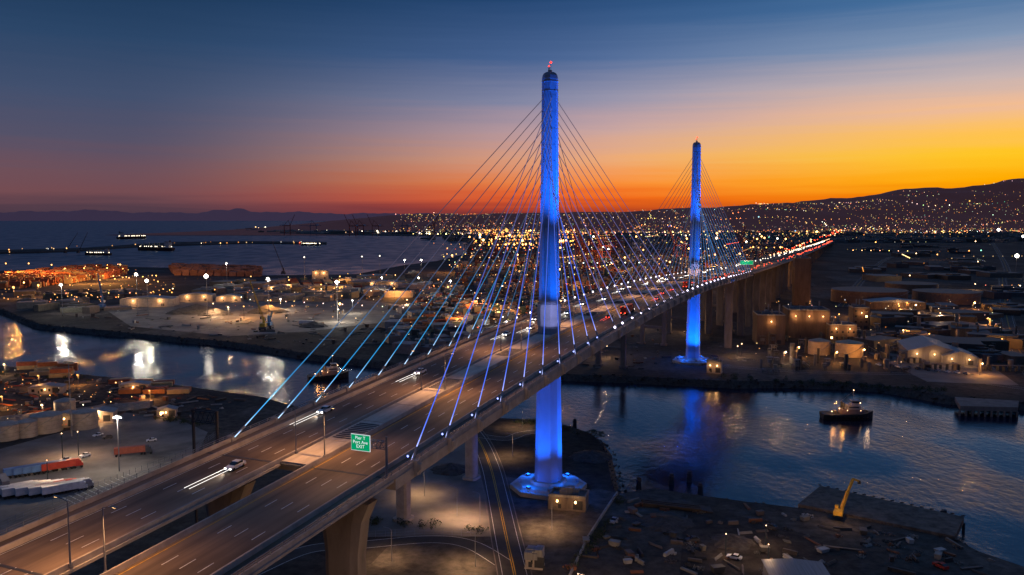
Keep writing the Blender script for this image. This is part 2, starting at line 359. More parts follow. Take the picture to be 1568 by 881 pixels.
def ring(cx,cy,z,wx,wy,ch):
    a,b=wx/2,wy/2
    return [(cx+x,cy+y,z) for x,y in ((a,-b+ch*b),(a,b-ch*b),(a-ch*a,b),(-a+ch*a,b),(-a,b-ch*b),(-a,-b+ch*b),(-a+ch*a,-b),(a-ch*a,-b))]
for k,s in enumerate((0,300)):
    mb=MB()
    mb.loft([ring(0,s,z,wd,wd,ch) for z,wd,ch in ((0,9.6,.45),(30,8.5,.46),(61,7.6,.5),(62.8,7.6,.5))],0)
    mb.loft([ring(0,s,z,wd,wd,ch) for z,wd,ch in ((62.8,8.0,.5),(71,7.9,.5))],3)
    mb.loft([ring(0,s,z,wd,wd,ch) for z,wd,ch in ((71,7.1,.5),(100,6.4,.54),(128,5.9,.58),(154.2,5.5,.6),(155.4,5.1,.6),(156.2,4.3,.6),(156.6,3.2,.6))],0)
    for z in range(76,152,6):
        wd=np.interp(z,[71,100,128,152],[7.1,6.4,5.9,5.5])
        mb.loft([ring(0,s,z+q,wd+.02,wd+.02,.55) for q in (0,.12)],2,cap=False)
    for z in (149.6,153.0): mb.loft([ring(0,s,z+q,5.75,5.75,.6) for q in (0,.2)],0)
    mb.box(0,s,156.6,1.2,1.2,.8,m=1); mb.cyl(.3,s,157.4,160,.08,m=2,n=6); mb.cyl(-.4,s,157.4,158.6,.25,m=2,n=6)
    for sx_,sy_ in ((1,0),(-1,0),(0,1),(0,-1)):
        mb.box(sx_*3.32,s+sy_*3.32,74,.5 if sx_ else .9,.5 if sy_ else .9,26,m=2,tp=1)
    mb.loft([ring(0,s,z,wd,wd,.55) for z,wd in ((0,27),(1.6,27),(1.7,24),(2.4,22))],1)
    mb.loft([ring(0,s,z,wd,wd,.5) for z,wd in ((2.4,13),(3.6,12.4))],1)
    for i in range(8):
        a=i*math.pi/4+.39; mb.box(11.0*math.cos(a),s+11.0*math.sin(a),2.2,1.2,1.6,.9,rot=a,m=2)
    bobj(mb,"tower",[M_tower,M_conc,M_steel,M_collar])
    mb=MB(); mb.octa(.3,s,160.2,.5,(6,.12,.04)); mb.octa(-.4,s,158.9,.4,(6,.12,.04))
    bobj(mb,"beacon",[M_emis])
    zd=dz(s)
    for w,o,p in ((22,-16,1.0),(-22,-16,.4),(22,16,.9),(-22,16,.3)):
        d=math.hypot(w,o)
        spot("tower_floodlight",(w,s+o,zd+2),(0,s,71+ d*.55),125000*p,(.001,.15,1.0),36,.7,parent=bridge)
        spot("tower_floodlight",(w,s+o,zd+2),(0,s,150),1900000*p,(.001,.14,1.0),30,.7,parent=bridge)
    for a,p in ((-1.9,.55),(-.9,1.1),(.3,.9),(2.6,.4)):
        spot("base_floodlight",(24*math.cos(a),s+24*math.sin(a),1.5),(0,s,42),300000*p,(.001,.13,1.0),66,.6,parent=bridge)
    for i in range(0,8,2):
        a=i*math.pi/4+.39-.8
        point("plinth_light",(11*math.cos(a),s+11*math.sin(a),4.2),2000,(.003,.12,1.0),.3,parent=bridge)
    spot("collar_fill_light",(10,s-16,zd+9),(0,s,67),9000,(.42,.45,1),40,parent=bridge)  # added spot with no fixture, brightens the tower collar

mb=MB(); an=MB(); al=MB()
NC=10
for ts in (0,300):
    for sd in (-1,1):
        for w in (-1,1):
            for i in range(NC):
                so=sd*(144-15.2*i); s=ts+so; zt=147-3.7*i
                if i==NC-1: so=sd*11.5; s=ts+so
                p0=Vector((w*(23.0),s,dz(s)+1.0)); p1=Vector((w*1.6,ts+sd*2.4,zt))
                n=14; rings=[];cols=[]
                d=(p1-p0).normalized(); r_=d.cross(Vector((0,0,1))).normalized(); u_=r_.cross(d)
                L0=(p1-p0).length
                for k in range(n+1):
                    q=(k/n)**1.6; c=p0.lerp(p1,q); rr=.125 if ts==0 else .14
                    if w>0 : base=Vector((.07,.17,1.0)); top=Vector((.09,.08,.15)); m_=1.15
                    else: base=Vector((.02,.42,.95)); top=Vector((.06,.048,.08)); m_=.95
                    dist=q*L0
                    g=math.exp(-(dist/ (60 if w>0 else 32))**2)  # floodlight from the anchors is put into the strand colour as emission
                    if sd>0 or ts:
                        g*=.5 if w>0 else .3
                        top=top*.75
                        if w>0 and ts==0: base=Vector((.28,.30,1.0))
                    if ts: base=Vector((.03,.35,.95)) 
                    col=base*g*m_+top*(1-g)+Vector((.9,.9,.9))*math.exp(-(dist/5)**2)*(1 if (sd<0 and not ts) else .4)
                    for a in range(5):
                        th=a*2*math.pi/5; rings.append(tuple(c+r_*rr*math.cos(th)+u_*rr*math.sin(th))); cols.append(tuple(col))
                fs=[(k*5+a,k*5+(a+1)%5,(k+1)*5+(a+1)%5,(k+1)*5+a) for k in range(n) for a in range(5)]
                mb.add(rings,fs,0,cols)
                z=dz(s); an.box(w*23.9,s,z-1.9,1.6,1.5,3.1)
                an.beam((w*23.3,s,z+.8),tuple(p0+d*3.5),.42,m=1)
                an.add([(w*24.0,s-.5,z-2.2),(w*24.0,s+.5,z-2.2),(w*25.3,s+.4,z-.7),(w*25.3,s-.4,z-.7),(w*25.3,s+.4,z+.5),(w*25.3,s-.4,z+.5),(w*24,s+.5,z+.5),(w*24,s-.5,z+.5)],[(0,1,2,3),(3,2,4,5),(5,4,6,7),(1,6,4,2),(0,3,5,7)])
                if w>0: al.octa(w*22.6,s-.8,z+2.0,.55 if (sd>0 or ts) else .3,(3.6,3.2,4.4) if sd>0 or ts else (.9,1.1,3.2))
                elif sd>0 or ts: al.octa(w*22.6,s,z+2,.55,(3.6,3.2,3.4))
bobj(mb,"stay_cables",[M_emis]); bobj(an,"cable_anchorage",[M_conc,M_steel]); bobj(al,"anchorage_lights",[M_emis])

mb=MB()
def pier(w,s,wx,wy,ztop,z0=0):
    mb.loft([ring(w,s,z,a,b,.35) for z,a,b in ((z0,wx,wy),(ztop-11,wx,wy),(ztop-4,wx*1.25,wy),(ztop,wx*1.75,wy*1.05))],0)
for s in (-157,): 
    for w in (15.5,-14): pier(w,s,7.4,4.6,dz(s)-3.0)
for s in (-215,-275): 
    for w in (14,-14): pier(w,s,7.0,4.0,dz(s)-3.0)
for s in (376,452): 
    for w in (14,-14): pier(w,s,6,3.6,dz(s)-2.6)
for s in np.arange(515,3000,62):
    for w in (13.5,-13.5): pier(w,s,6.4,3.4,dz(s)-3.0)
bobj(mb,"pier",[M_concd])

def portal(px,py,hw,h,rot=BR_ROT):
    x,y=unproject(px,py); m=MB()
    for a in (-hw,hw): m.box(a,0,0,3.2,3.2,h); m.box(a,0,0,5,5,1.5)
    m.box(0,0,h-3,2*hw+5,3.6,3); m.box(0,0,h*.45,2*hw-3.2,2,2)
    m.obj("bridge_pier",[M_concd],loc=(x,y,0),rot=rot)
for a in ((935,562,9,27),(1000,528,9,30),(1040,512,9,30),(1090,492,9,34),(1112,478,9,34)): portal(*a)
for px,py in ((618,796),(722,733)):
    x,y=unproject(px,py); m=MB(); m.loft([ring(0,0,z,w,w,.3) for z,w in ((0,6),(1,6),(1.01,4.2),(40,4.2),(44,7))]); m.obj("bridge_pier",[M_conc],loc=(x,y,0),rot=BR_ROT)

# ------------------------------------------------------------------ street lamps on bridge
m=MB(); m.cyl(0,0,0,10.5,.16,.09,n=8); m.beam((0,0,10.4),(2.0,0,10.9),.12); m.box(2.4,0,10.8,1.0,.35,.16); m.box(2.4,0,10.76,.6,.26,.04,m=1); m.box(0,0,0,.5,.5,.6)
lampT=m.obj("street_or_added_lamp",[M_steel,M_warm],loc=(0,0,-500)); first=True
for i,s in enumerate(np.arange(-312,1100,55)):
    for w,sgn in ((3.7,1),(-3.7,-1)):
        x,y,_=br(w,s); z=dz(s)
        o=lampT if first else inst(lampT,(0,0,0)); first=False
        o.location=(x,y,z+.3); o.rotation_euler=(0,0,BR_ROT+(0 if sgn>0 else math.pi))
        if s<800:
            spot("street_or_added_lamp_bulb",(2.4,0,10.5),(6.5,0,0),5600*(1 if s>-60 else 1.25)*U(.7,1.3),(1,.50,.20),160,.6,r=.3,parent=o)
far_l=MB()
for s in np.arange(820,3400,55):
    x,y,_=br(3.7,s); far_l.octa(x,y,dz(s)+9,1.0,(4,2.4,1.2))

# ------------------------------------------------------------------ vehicles
def extr(m,prof,w0,w1,mi,c):
    n=len(prof); vs=[(w0,y,z) for y,z in prof]+[(w1,y,z) for y,z in prof]
    m.add(vs,[tuple(range(n)),tuple(range(2*n-1,n-1,-1))]+[(i,n+i,n+(i+1)%n,(i+1)%n) for i in range(n)],mi,c)
def wheel(m,x,y,r,w=.22,mi=1):
    n=12; vs=[(x+d,y+r*math.cos(2*math.pi*i/n),r+r*math.sin(2*math.pi*i/n)) for d in(-w/2,w/2) for i in range(n)]
    m.add(vs,[(i,(i+1)%n,n+(i+1)%n,n+i) for i in range(n)]+[tuple(range(n)),tuple(range(2*n-1,n-1,-1))],mi)
M_trail=lamp_mat("headlight_trail",(1,.93,.85),1.5)
M_rtrail=lamp_mat("taillight_trail",(1,.08,.03),1.6)
VM=[M_attr,M_tyre,M_glass,M_white,M_red,M_trail,M_rtrail]
def mkcar(col,trail=0,suv=0,lights=True):
    m=MB(); h=.25*suv
    extr(m,[(-2.25,.35),(-2.25,.95+h),(-1.6,1.0+h),(1.0,.98+h),(2.15,.78+h),(2.25,.4),(2.2,.3)],-.9,.9,0,col)
    extr(m,[(-1.9 if suv else -1.6,1.0+h),(-1.3,1.45+h),(.1,1.47+h),(.95,.99+h)],-.76,.76,2,col)
    extr(m,[(-1.25,1.452+h),(-1.2,1.50+h),(.05,1.52+h),(.12,1.474+h)],-.74,.74,0,col)
    for x in (-.82,.82):
        for y in (-1.4,1.4): wheel(m,x,y,.34)
    if lights:
        for x in (-.65,.65): m.box(x,2.24,.55,.36,.08,.2,m=3); m.box(x,-2.27,.72,.36,.08,.16,m=4)
    if trail:
        for x in (-.62,.62):
            m.box(x,2.32+abs(trail)/2 if trail>0 else -2.35-abs(trail)/2,.6,.10,abs(trail),.07,m=5 if trail>0 else 6)
    return m
def mktruck(col,tcol,lights=True):
    m=MB()
    m.box(0,5.6,.9,2.4,2.4,2.3,c=col); m.box(0,7.1,.9,2.1,.8,1.1,c=col); m.box(0,6.84,2.0,2.1,.1,.9,m=2); m.box(0,5.4,3.2,2.2,1.8,.6,c=col,tp=.85)
    m.box(0,-1.5,1.2,2.5,12.4,2.7,c=tcol); m.box(0,0,.9,1.2,14,.3,c=(.03,.03,.03))
    for y in (-5.5,-6.8,3.2,4.4,6.9):
        for x in (-1.05,1.05): wheel(m,x,y,.5,.4)
    if lights:
        for x in (-.9,.9): m.box(x,7.54,1.0,.4,.1,.25,m=3); m.box(x,-7.73,1.0,.4,.1,.25,m=4); m.box(x,-7.73,3.7,.2,.1,.12,m=4)
    return m
CC=[(.6,.6,.6),(.05,.05,.06),(.3,.3,.32),(.35,.03,.02),(.05,.1,.25),(.7,.7,.68)]
tmpl={}
def vehicle(kind,loc,rot,ci=0):
    key=(kind,ci)
    if key in tmpl: return inst(tmpl[key],loc,rot)
    if kind=='car': mm=mkcar(CC[ci]); nm="car"
    elif kind=='tcar': mm=mkcar(CC[ci],trail=11); nm="car"
    elif kind=='rcar': mm=mkcar(CC[ci],trail=-9); nm="car"
    elif kind=='pcar': mm=mkcar(CC[ci],lights=False,suv=ci%2); nm="parked_car"
    elif kind=='truck': mm=mktruck(CC[ci],(.45,.05,.03)); nm="semi_truck"
    else: mm=mktruck(CC[ci],[(.5,.5,.5),(.3,.08,.05),(.5,.5,.5),(.4,.05,.03),(.1,.2,.4),(.6,.6,.6)][ci],False); nm="parked_truck"
    o=mm.obj(nm,VM,loc=loc,rot=rot); tmpl[key]=o; return o
def onbr(kind,w,s,ci):
    x,y,_=br(w,s); sl=math.atan((dz(s+5)-dz(s-5))/10); away=w>0
    o=vehicle(kind,(x,y,dz(s)+.03),0,ci); o.rotation_euler=(sl if away else -sl,0,BR_ROT+(0 if away else math.pi))
    if s<100 and not away: spot("headlight_beam",(0,2.6,.7),(0,12,0),900,(1,.9,.75),70,.6,r=.15,parent=o)
    return o
for a in (('tcar',-10.5,-158,0),('tcar',-17,-118,5),('tcar',-14,-74,0),('tcar',-14,-8,0),('tcar',-10.5,8,5),('car',-17,30,2),('tcar',-10.5,52,0),('tcar',-14,85,0),('tcar',-10.5,110,5),('tcar',-14,150,0),('tcar',-17,170,0),('car',-17,185,0),('tcar',-14,215,5),('tcar',-10,245,0),('tcar',-14,275,0),('tcar',-10.5,310,5),('tcar',-14,345,0),
          ('truck',14,62,1),('rcar',10.5,45,3),('rcar',14,120,0),('rcar',10.5,150,2),('rcar',10.5,175,2),('truck',14,200,3),('rcar',10.5,240,0),('rcar',14,265,2),('rcar',14,290,0),('rcar',10.5,330,3),('rcar',14,360,0),('rcar',10.5,400,2)): onbr(*a)
for i in range(110):
    s=U(200,3300); w=random.choice((-16,-13,-10)); x,y,_=br(w,s); far_l.octa(x,y,dz(s)+1.5,.35+s*.0004,(5,4.4,3.4))
    s=U(300,3300); w=random.choice((16,13,10)); x,y,_=br(w,s); far_l.octa(x,y,dz(s)+1.5,.3+s*.0004,(4,.35,.15))
for i in range(60):
    q=R(); px=1180+110*q+U(-3,3); py=392-40*q+U(-3,2); x,y=unproject(px,py,25 ); far_l.octa(x,y,25,y*.0007,random.choice(((4,.3,.1),(4,.3,.1),(5,3,1.4))))
far_l.obj("distant_traffic_lights",[M_emis])

def gantry(w_post,s,w_sign,sw,sh,text):
    e=empty("traffic_sign",br(w_post,s,dz(s)),BR_ROT)
    m=MB(); m.cyl(0,0,0,8.6,.28,.22,n=10); ln=w_sign-w_post
    for z in (6.2,7.6):
        for y in (-.5,.5): m.beam((0,y,z),(ln-sw/2,y,z),.14)
    n=8
    for i in range(n):
        a=(ln-sw/2)*i/n; b=(ln-sw/2)*(i+1)/n
        m.beam((a,-.5,6.2),(b,-.5,7.6),.08); m.beam((a,.5,7.6),(b,.5,6.2),.08); m.beam((b,-.5,6.2),(b,-.5,7.6),.08); m.beam((a,-.5,7.6),(a,.5,7.6),.08)
    m.obj("gantry",[M_steel],parent=e)
    m=MB(); m.box(ln,-.75,5.4,sw,.12,sh,m=1); m.box(ln,-.83,5.5,sw-.16,.06,sh-.2,m=0); m.obj("panel",[M_sign,M_signw],parent=e)
    c=bpy.data.curves.new("legend",'FONT'); c.body=text; c.size=.95; c.align_x='CENTER'; c.extrude=.01; c.space_line=.9
    o=bpy.data.objects.new("legend",c); COL.objects.link(o); o.parent=e; o.location=(ln,-.88,5.4+sh-1.0); o.rotation_euler=(math.pi/2,0,0); c.materials.append(M_signw)
    return e
gantry(22.6,-153,17.2,4.4,3.3,"Pier T\nPort Ave\nEXIT")
gantry(22.6,520,10,12,4,"SAN PEDRO")
x,y,z=br(-26.2,-146,dz(-146)-1.2)
m=MB()
for a in (0,-7): m.cyl(a,0,-z,8.5,.35,n=8)
for z_ in (5.6,8.2):
    for b in (-.6,.6): m.beam((-7,b,z_),(0,b,z_),.18)
for i in range(5):
    a=-7+7*i/5; m.beam((a,-.6,5.6),(a+1.4,-.6,8.2),.12); m.beam((a,-.6,8.2),(a+1.4,-.6,5.6),.12)
m.obj("sign_gantry",[M_dark],loc=(x,y,z),rot=BR_ROT)

# ------------------------------------------------------------------ roads and lots on the ground
def ribbon(m,pts,width,z,mi=0,off=0):
    rr=[]
    P=[Vector(p) for p in pts]; Q=[]
    for i in range(len(P)-1):
        p0=P[max(i-1,0)];p1=P[i];p2=P[i+1];p3=P[min(i+2,len(P)-1)]
        for k in range(8):
            q=k/8; Q.append(.5*((2*p1)+(p2-p0)*q+(2*p0-5*p1+4*p2-p3)*q*q+(3*p1-p0-3*p2+p3)*q**3))
    Q.append(P[-1])
    for i,p in enumerate(Q):
        d=(Q[min(i+1,len(Q)-1)]-Q[max(i-1,0)]).normalized(); nrm=Vector((d.y,-d.x))
        a=p+nrm*(off-width/2); b=p+nrm*(off+width/2); rr.append([(a.x,a.y,z),(b.x,b.y,z)])
    m.loft(rr,mi,cap=False,close=False)
m=MB()
r1=S((705,640),(732,672),(750,712),(762,760),(776,826),(790,890),(802,970))
r2=S((380,880),(470,842),(560,834),(660,826),(720,834),(770,862))
r3=S((738,668),(775,672),(800,664),(830,660))
r4=S((1500,345),(1525,380),(1535,430),(1545,500),(1600,600))
r5=S((1100,560),(1200,568),(1330,572),(1420,575),(1600,600))
r6=S((1290,470),(1330,420),(1380,390),(1500,376))
for r,w in ((r1,9.5),(r4,12),(r6,12)):
    ribbon(m,r,w,.03,0)
    for o_ in (-.3,.3): ribbon(m,r,.24,.045,2,o_)
    ribbon(m,r,.16,.045,1,w/2-1.2); ribbon(m,r,.16,.045,1,-w/2+1.2)
    for sg in (-1,1): ribbon(m,r,.35,.14,3,sg*(w/2+.2))
for r,w in ((r2,7),(r3,7),(r5,8)):
    ribbon(m,r,w,.022,0); ribbon(m,r,.2,.045,1,w/2-.6); ribbon(m,r,.2,.045,1,-w/2+.6)
m.obj("road",[M_asph,M_mark,M_ymark,M_concd])
m=MB()
m.prism(S((-200,700),(0,688),(120,655),(190,632),(268,640),(318,662),(300,700),(160,760),(0,840),(-200,900)),-.5,.05)
m.prism(S((640,690),(700,668),(725,690),(745,760),(752,822),(640,822),(560,822),(560,740)),-.5,.035)
m.prism(S((155,470),(290,452),(470,450),(640,470),(600,492),(470,508),(350,515),(200,500)),-.5,.05)
m.prism(S((1330,540),(1500,548),(1560,590),(1420,585)),-.5,.05)
m.obj("paved_lot",[M_lot])
m=MB()
for i in range(12):
    a=unproject(96+i*9,762-i*3.2); b=unproject(120+i*9,774-i*3.4)
    m.beam((a[0],a[1],.07),(b[0],b[1],.07),.18,.02)
m.obj("parking_markings",[M_mark])
m=MB(); wq=S((1256,748),(1476,796),(1462,826),(1222,776)); m.prism(wq,-1.2,1.0,0)
for i in range(16):
    q=i/15
    for a,b in ((wq[0],wq[1]),): m.cyl(a[0]+(b[0]-a[0])*q,a[1]+(b[1]-a[1])*q,-9,-1.2,.5,n=8,m=1)
    m.box(wq[0][0]+(wq[1][0]-wq[0][0])*q,wq[0][1]+(wq[1][1]-wq[0][1])*q+.6,1.0,1.2,.5,.35,m=1)
m.obj("wharf",[mat("wharf_timber",(.11,.085,.065),var=.6,scale=.35),M_dark])
m=MB(); wq=S((1462,612),(1560,618),(1558,628),(1470,626)); m.prism(wq,-1,1.5,0)
for i in range(10):
    q=i/9; m.cyl(wq[3][0]+(wq[2][0]-wq[3][0])*q,wq[3][1]+(wq[2][1]-wq[3][1])*q,-9,-1,.6,n=8)
m.obj("pier_platform",[M_concd])
for px,py in ((1072,757),(978,748),(1055,738),(1445,800),(1028,742),(1442,615),(880,655)):
    x,y=unproject(px,py,-4); m=MB()
    for i in range(7):
        a=i*.9; m.beam((1.3*math.cos(a),1.3*math.sin(a),-6),(.45*math.cos(a),.45*math.sin(a),4.5),.55)
    m.cyl(0,0,3.0,3.6,1.15,n=10); m.obj("mooring_dolphin",[M_dark],loc=(x,y,-4))
# long stack of sheet piles in the lower-right yard
m=MB(); a=unproject(985,776); b=unproject(1092,786)
for i in range(6):
    for j in range(3-(i%2)): 
        q=.02*i; m.beam((a[0],a[1]+i*.9,.3+j*.5),(b[0]-j*2,b[1]+i*.9,.3+j*.5),.8,.42,c=(.045,.035,.03))
m.obj("sheet_pile_stack",[M_attr])

# ------------------------------------------------------------------ masts with lights
m=MB(); m.cyl(0,0,0,28,.35,.18,n=8); m.box(0,0,27.6,4.5,.4,.3)
for a in (-2,-1,1,2): m.box(a,-.25,27.0,.7,.5,.6,m=0)
mastT=m.obj("light_mast",[M_steel],loc=(0,-900,-100)); used=[0]
glow=MB()
def ball(x,y,z,r,c,n=8):
    vs=[(x,y,z+r)]; 
    for k in range(1,4):
        a=math.pi*k/4
        for i in range(n): vs.append((x+r*math.sin(a)*math.cos(2*math.pi*i/n),y+r*math.sin(a)*math.sin(2*math.pi*i/n),z+r*math.cos(a)))
    vs.append((x,y,z-r)); fs=[(0,1+i,1+(i+1)%n) for i in range(n)]
    for k in range(2):
        for i in range(n): fs.append((1+k*n+i,1+(k+1)*n+i,1+(k+1)*n+(i+1)%n,1+k*n+(i+1)%n))
    fs+=[(1+2*n+i,1+3*n,1+2*n+(i+1)%n) for i in range(n)]
    glow.add(vs,fs,0,c)
def mast(px,py,head,P,c,gl=6,gr=1.0):
    """mast standing at the ground position of image pixel (px,py); head = mast height (m) or if >120 the image row of the lamp head"""
    x,y=unproject(px,py)
    if head>120: h=CH-y*(CH/unproject(px,head)[1])
    else: h=head
    if used[0]==0: o=mastT; used[0]=1
    else: o=inst(mastT,(0,0,0))
    o.location=(x,y,0); s=h/28; o.scale=(min(1,s),min(1,s),s)
    g=y*.0011*gr; ball(x,y-.8,h,g,tuple(q*gl for q in c))
    if P: point("mast_lamp",(x,y-1.0,h-.8),P*.62,c,1.2)
for a in ((318,487,423,300000,WHT,14,2.4),(227,484,430,180000,WHT,11,1.9),(211,482,420,110000,WHT,9,1.5),(96,482,436,130000,WHT,8,1.4),(412,486,427,150000,WHT,9,1.6),(517,492,431,90000,WHT,8,1.3),(60,455,437,60000,SOD,6,1.1),(22,458,440,60000,SOD,6,1.1),
          (183,722,23,30000,WHT,10,1.3),(348,440,403,60000,WHT,4,.8),(467,440,394,0,WHT,4,.7),(555,430,393,0,WHT,4,.7),(582,430,392,0,WHT,4,.7),(620,425,398,50000,WHT,5,.8),(645,435,398,60000,WHT,5,.8),(585,450,425,50000,WHT,6,.9),(540,480,460,40000,WHT,5,.8),(430,475,458,50000,WHT,5,.8),(350,490,470,40000,WARM,4,.7),(690,460,430,60000,WHT,6,.9),
          (8,575,558,9500,WARM,6,.9),(66,640,620,11000,WARM,7,1.0),(150,648,628,9500,WARM,5,.8),(4,625,607,9500,SOD,4,.8),(230,612,598,10000,SOD,3,.8),(60,592,575,10000,SOD,3,.8),(120,590,574,10000,SOD,3,.8),
          (1555,425,392,120000,WHT,12,2.2),(1528,372,352,0,WHT,10,1.6),(1565,385,362,0,WHT,8,1.3),(1440,350,341,0,WHT,8,1.4)): mast(*a)
mast(110,668,36,0,WHT,.3,.4)

# ------------------------------------------------------------------ container port
yard=MB(); CONT=[(.20,.06,.03),(.24,.09,.05),(.06,.08,.15),(.22,.20,.18),(.26,.12,.05),(.07,.12,.09),(.11,.10,.10),(.17,.04,.03),(.28,.24,.19),(.08,.13,.17),(.16,.10,.07)]
def containers(mb,poly,rowp,colp,rot,hmax,fill,lx=12.2,ly=2.5,layers=False,pal=None):
    W_=[unproject(*p) for p in poly]; xs=[p[0] for p in W_]; ys=[p[1] for p in W_]
    cx,cy=sum(xs)/len(xs),sum(ys)/len(ys); ca,sa=math.cos(rot),math.sin(rot); Rr=max(math.hypot(a-cx,b-cy) for a,b in W_)
    u=-Rr
    while u<Rr:
        v=-Rr
        while v<Rr:
            x=cx+u*ca-v*sa; y=cy+u*sa+v*ca
            if inpoly((x,y),W_) and R()<fill and int(v/colp)%9!=0:
                h=random.randint(1,hmax)
                if layers:
                    for k in range(h): mb.box(x,y,.1+k*2.62,lx,ly,2.59,rot,c=random.choice(pal or CONT))
                else: mb.box(x,y,.1,lx,ly,2.6*h,rot,c=random.choice(pal or CONT))
            v+=colp
        u+=rowp
rt=math.pi/2-ps
containers(yard,[(700,408),(820,398),(1200,384),(1210,400),(1080,440),(900,450),(760,452),(700,435)],24,5.6,rt+.1,5,.72,ly=5.2)
containers(yard,[(720,378),(900,362),(1200,358),(1240,372),(1190,384),(820,397),(715,400)],34,11,rt+.2,5,.7,lx=22,ly=9.5)
containers(yard,[(640,452),(760,455),(880,452),(1000,440),(1080,445),(960,470),(840,480),(720,485),(640,480)],16,3.4,rt-.2,3,.55,layers=True)
OR=[(.42,.16,.05),(.38,.12,.04),(.3,.08,.04),(.4,.3,.15)]
containers(yard,[(0,425),(130,412),(192,412),(190,424),(60,440),(0,444)],20,4,.15,4,.85,ly=3.6,pal=OR)
containers(yard,[(262,410),(398,414),(396,424),(270,422)],15,3.0,.1,4,.97,ly=2.8,pal=[(.26,.12,.07),(.22,.1,.06),(.3,.15,.1)])
containers(yard,[(420,430),(600,432),(620,440),(480,446),(420,442)],17,4.5,.3,2,.4)
containers(yard,[(40,565),(100,566),(130,578),(40,580)],14,3,.3,2,.7,layers=True,pal=OR)
containers(yard,[(180,585),(270,590),(280,604),(190,604)],14,3,.2,1,.7,layers=True,pal=OR)
containers(yard,[(0,740),(34,736),(48,752),(0,764)],14,3.0,-.9,2,.7,layers=True)
containers(yard,[(620,492),(700,482),(720,500),(640,515)],14,3,.3,2,.6,layers=True,pal=OR)
yard.obj("container_stacks",[M_attr])
for i in range(30):
    px=U(690,1230); py=375+75*R()**1.3
    x,y=unproject(px,py); orange=R()<.85
    point("port_floodlight",(x,y,32),U(160000,340000)*(y/1800)**1.0,SOD if orange else WHT,1.5)
    glow.octa(x,y,33,y*.0012,(9,3.8,1.0) if orange else (9,8,6.4))
for px,py in ((760,378),(740,384),(780,372),(800,385),(830,380),(735,372),(812,392)):
    x,y=unproject(px,py); point("port_floodlight",(x,y,34),1500000,SOD,2); ball(x,y,34,y*.0014,(12,5,1.2))
for px in (10,45,80,130,165,185):
    x,y=unproject(px,430+U(-8,8)); point("port_floodlight",(x,y,24),190000,SOD,1); glow.octa(x,y,25,y*.0009,(8,3.4,.8))
def yard_lamps(poly,n,h,P,cols,g=.0008):
    xs=[p[0] for p in poly]; ys=[p[1] for p in poly]; k=0
    while k<n:
        p=(U(min(xs),max(xs)),U(min(ys),max(ys)))
        if not inpoly(p,poly): continue
        k+=1; x,y=unproject(*p); c=random.choice(cols)
        point("yard_lamp",(x,y,h),P*U(.5,1.5),c,.6); glow.octa(x,y,h+.9,y*g,tuple(q*7 for q in c)); glow.beam((x,y,0),(x,y,h),.25,c=(.02,.02,.02))
yard_lamps([(1180,455),(1568,440),(1568,560),(1180,560)],13,8,16000,(SOD,SOD,WARM))
yard_lamps([(1290,370),(1568,362),(1568,430),(1290,440)],6,12,50000,(WARM,SOD))
yard_lamps([(200,440),(640,430),(640,500),(300,500)],10,12,60000,(WARM,SOD,WHT))
yard_lamps([(620,470),(860,455),(900,480),(640,540)],9,10,34000,(WARM,SOD,WHT))
yard_lamps([(880,500),(1130,490),(1140,560),(900,560)],5,8,9000,(WARM,))
yard_lamps([(960,790),(1400,840),(1400,881),(900,881)],3,6,1200,(WARM,))
yard_lamps([(20,690),(230,660),(290,690),(60,780)],3,10,6000,(WARM,))

def crane_mesh(col,up):
    m=MB(); c=col
    for x in (-13,13):
        for y in (-9,9): m.beam((x,y,0),(x,y,44),1.6,c=c)
        m.beam((x,-9,12),(x,9,12),1.6,c=c); m.beam((x,-9,44),(x,9,44),1.6,c=c); m.beam((x,-9,12),(x,9,44),.9,c=c)
    for y in (-9,9):
        m.beam((-13,y,44),(13,y,44),1.6,c=c); m.beam((-13,y,14),(13,y,14),1.2,c=c)
        m.beam((-13,y*.4,44),(-6,0,66),1.2,c=c); m.beam((13,y,44),(-6,0,66),1.0,c=c)
    for y in (-3,3):
        m.beam((-13,y,42),(34,y,42),1.6,c=c)
        if up: m.beam((-13,y,43),(-34,y,92),1.5,c=c)
        else: m.beam((-13,y,42),(-62,y,42),1.5,c=c)
    if up: m.beam((-6,0,66),(-29,0,80),.5,c=c)
    else: m.beam((-6,0,66),(-56,0,43),.5,c=c); m.beam((-6,0,66),(-32,0,43),.5,c=c)
    m.beam((-6,0,66),(32,0,43),.5,c=c); m.box(18,0,43,10,6,5,c=(.5,.5,.5)); m.box(-18 if not up else 0,0,37,4,3,3,c=(.5,.5,.5))
    return m
cr=[crane_mesh((.30,.05,.03),True).obj("container_crane",[M_attr],loc=(*unproject(905,420),0),rot=.4),
    crane_mesh((.10,.12,.16),False).obj("container_crane",[M_attr],loc=(*unproject(960,415),0),rot=.4)]
for px,py,k,r in ((890,398,0,.5),(925,402,0,.5),(945,392,0,.5),(980,398,1,.4),(1010,392,1,.4),(1040,400,0,.3),(870,385,1,.8),(850,380,0,.8),(820,378,1,.9),(790,372,1,.9),(700,372,1,.9),(540,362,0,.3),(552,361,0,.3),(575,362,0,.2),(720,398,1,.3),(760,396,0,1.1),(1090,392,1,.5),(1130,388,0,.4),(480,360,1,.3),(440,360,0,.2),(620,361,1,.4),(660,361,0,.3)):
    inst(cr[k],(*unproject(px,py),0),r+3.3*(R()<.4),sc=.9 if py>370 else 1.4)

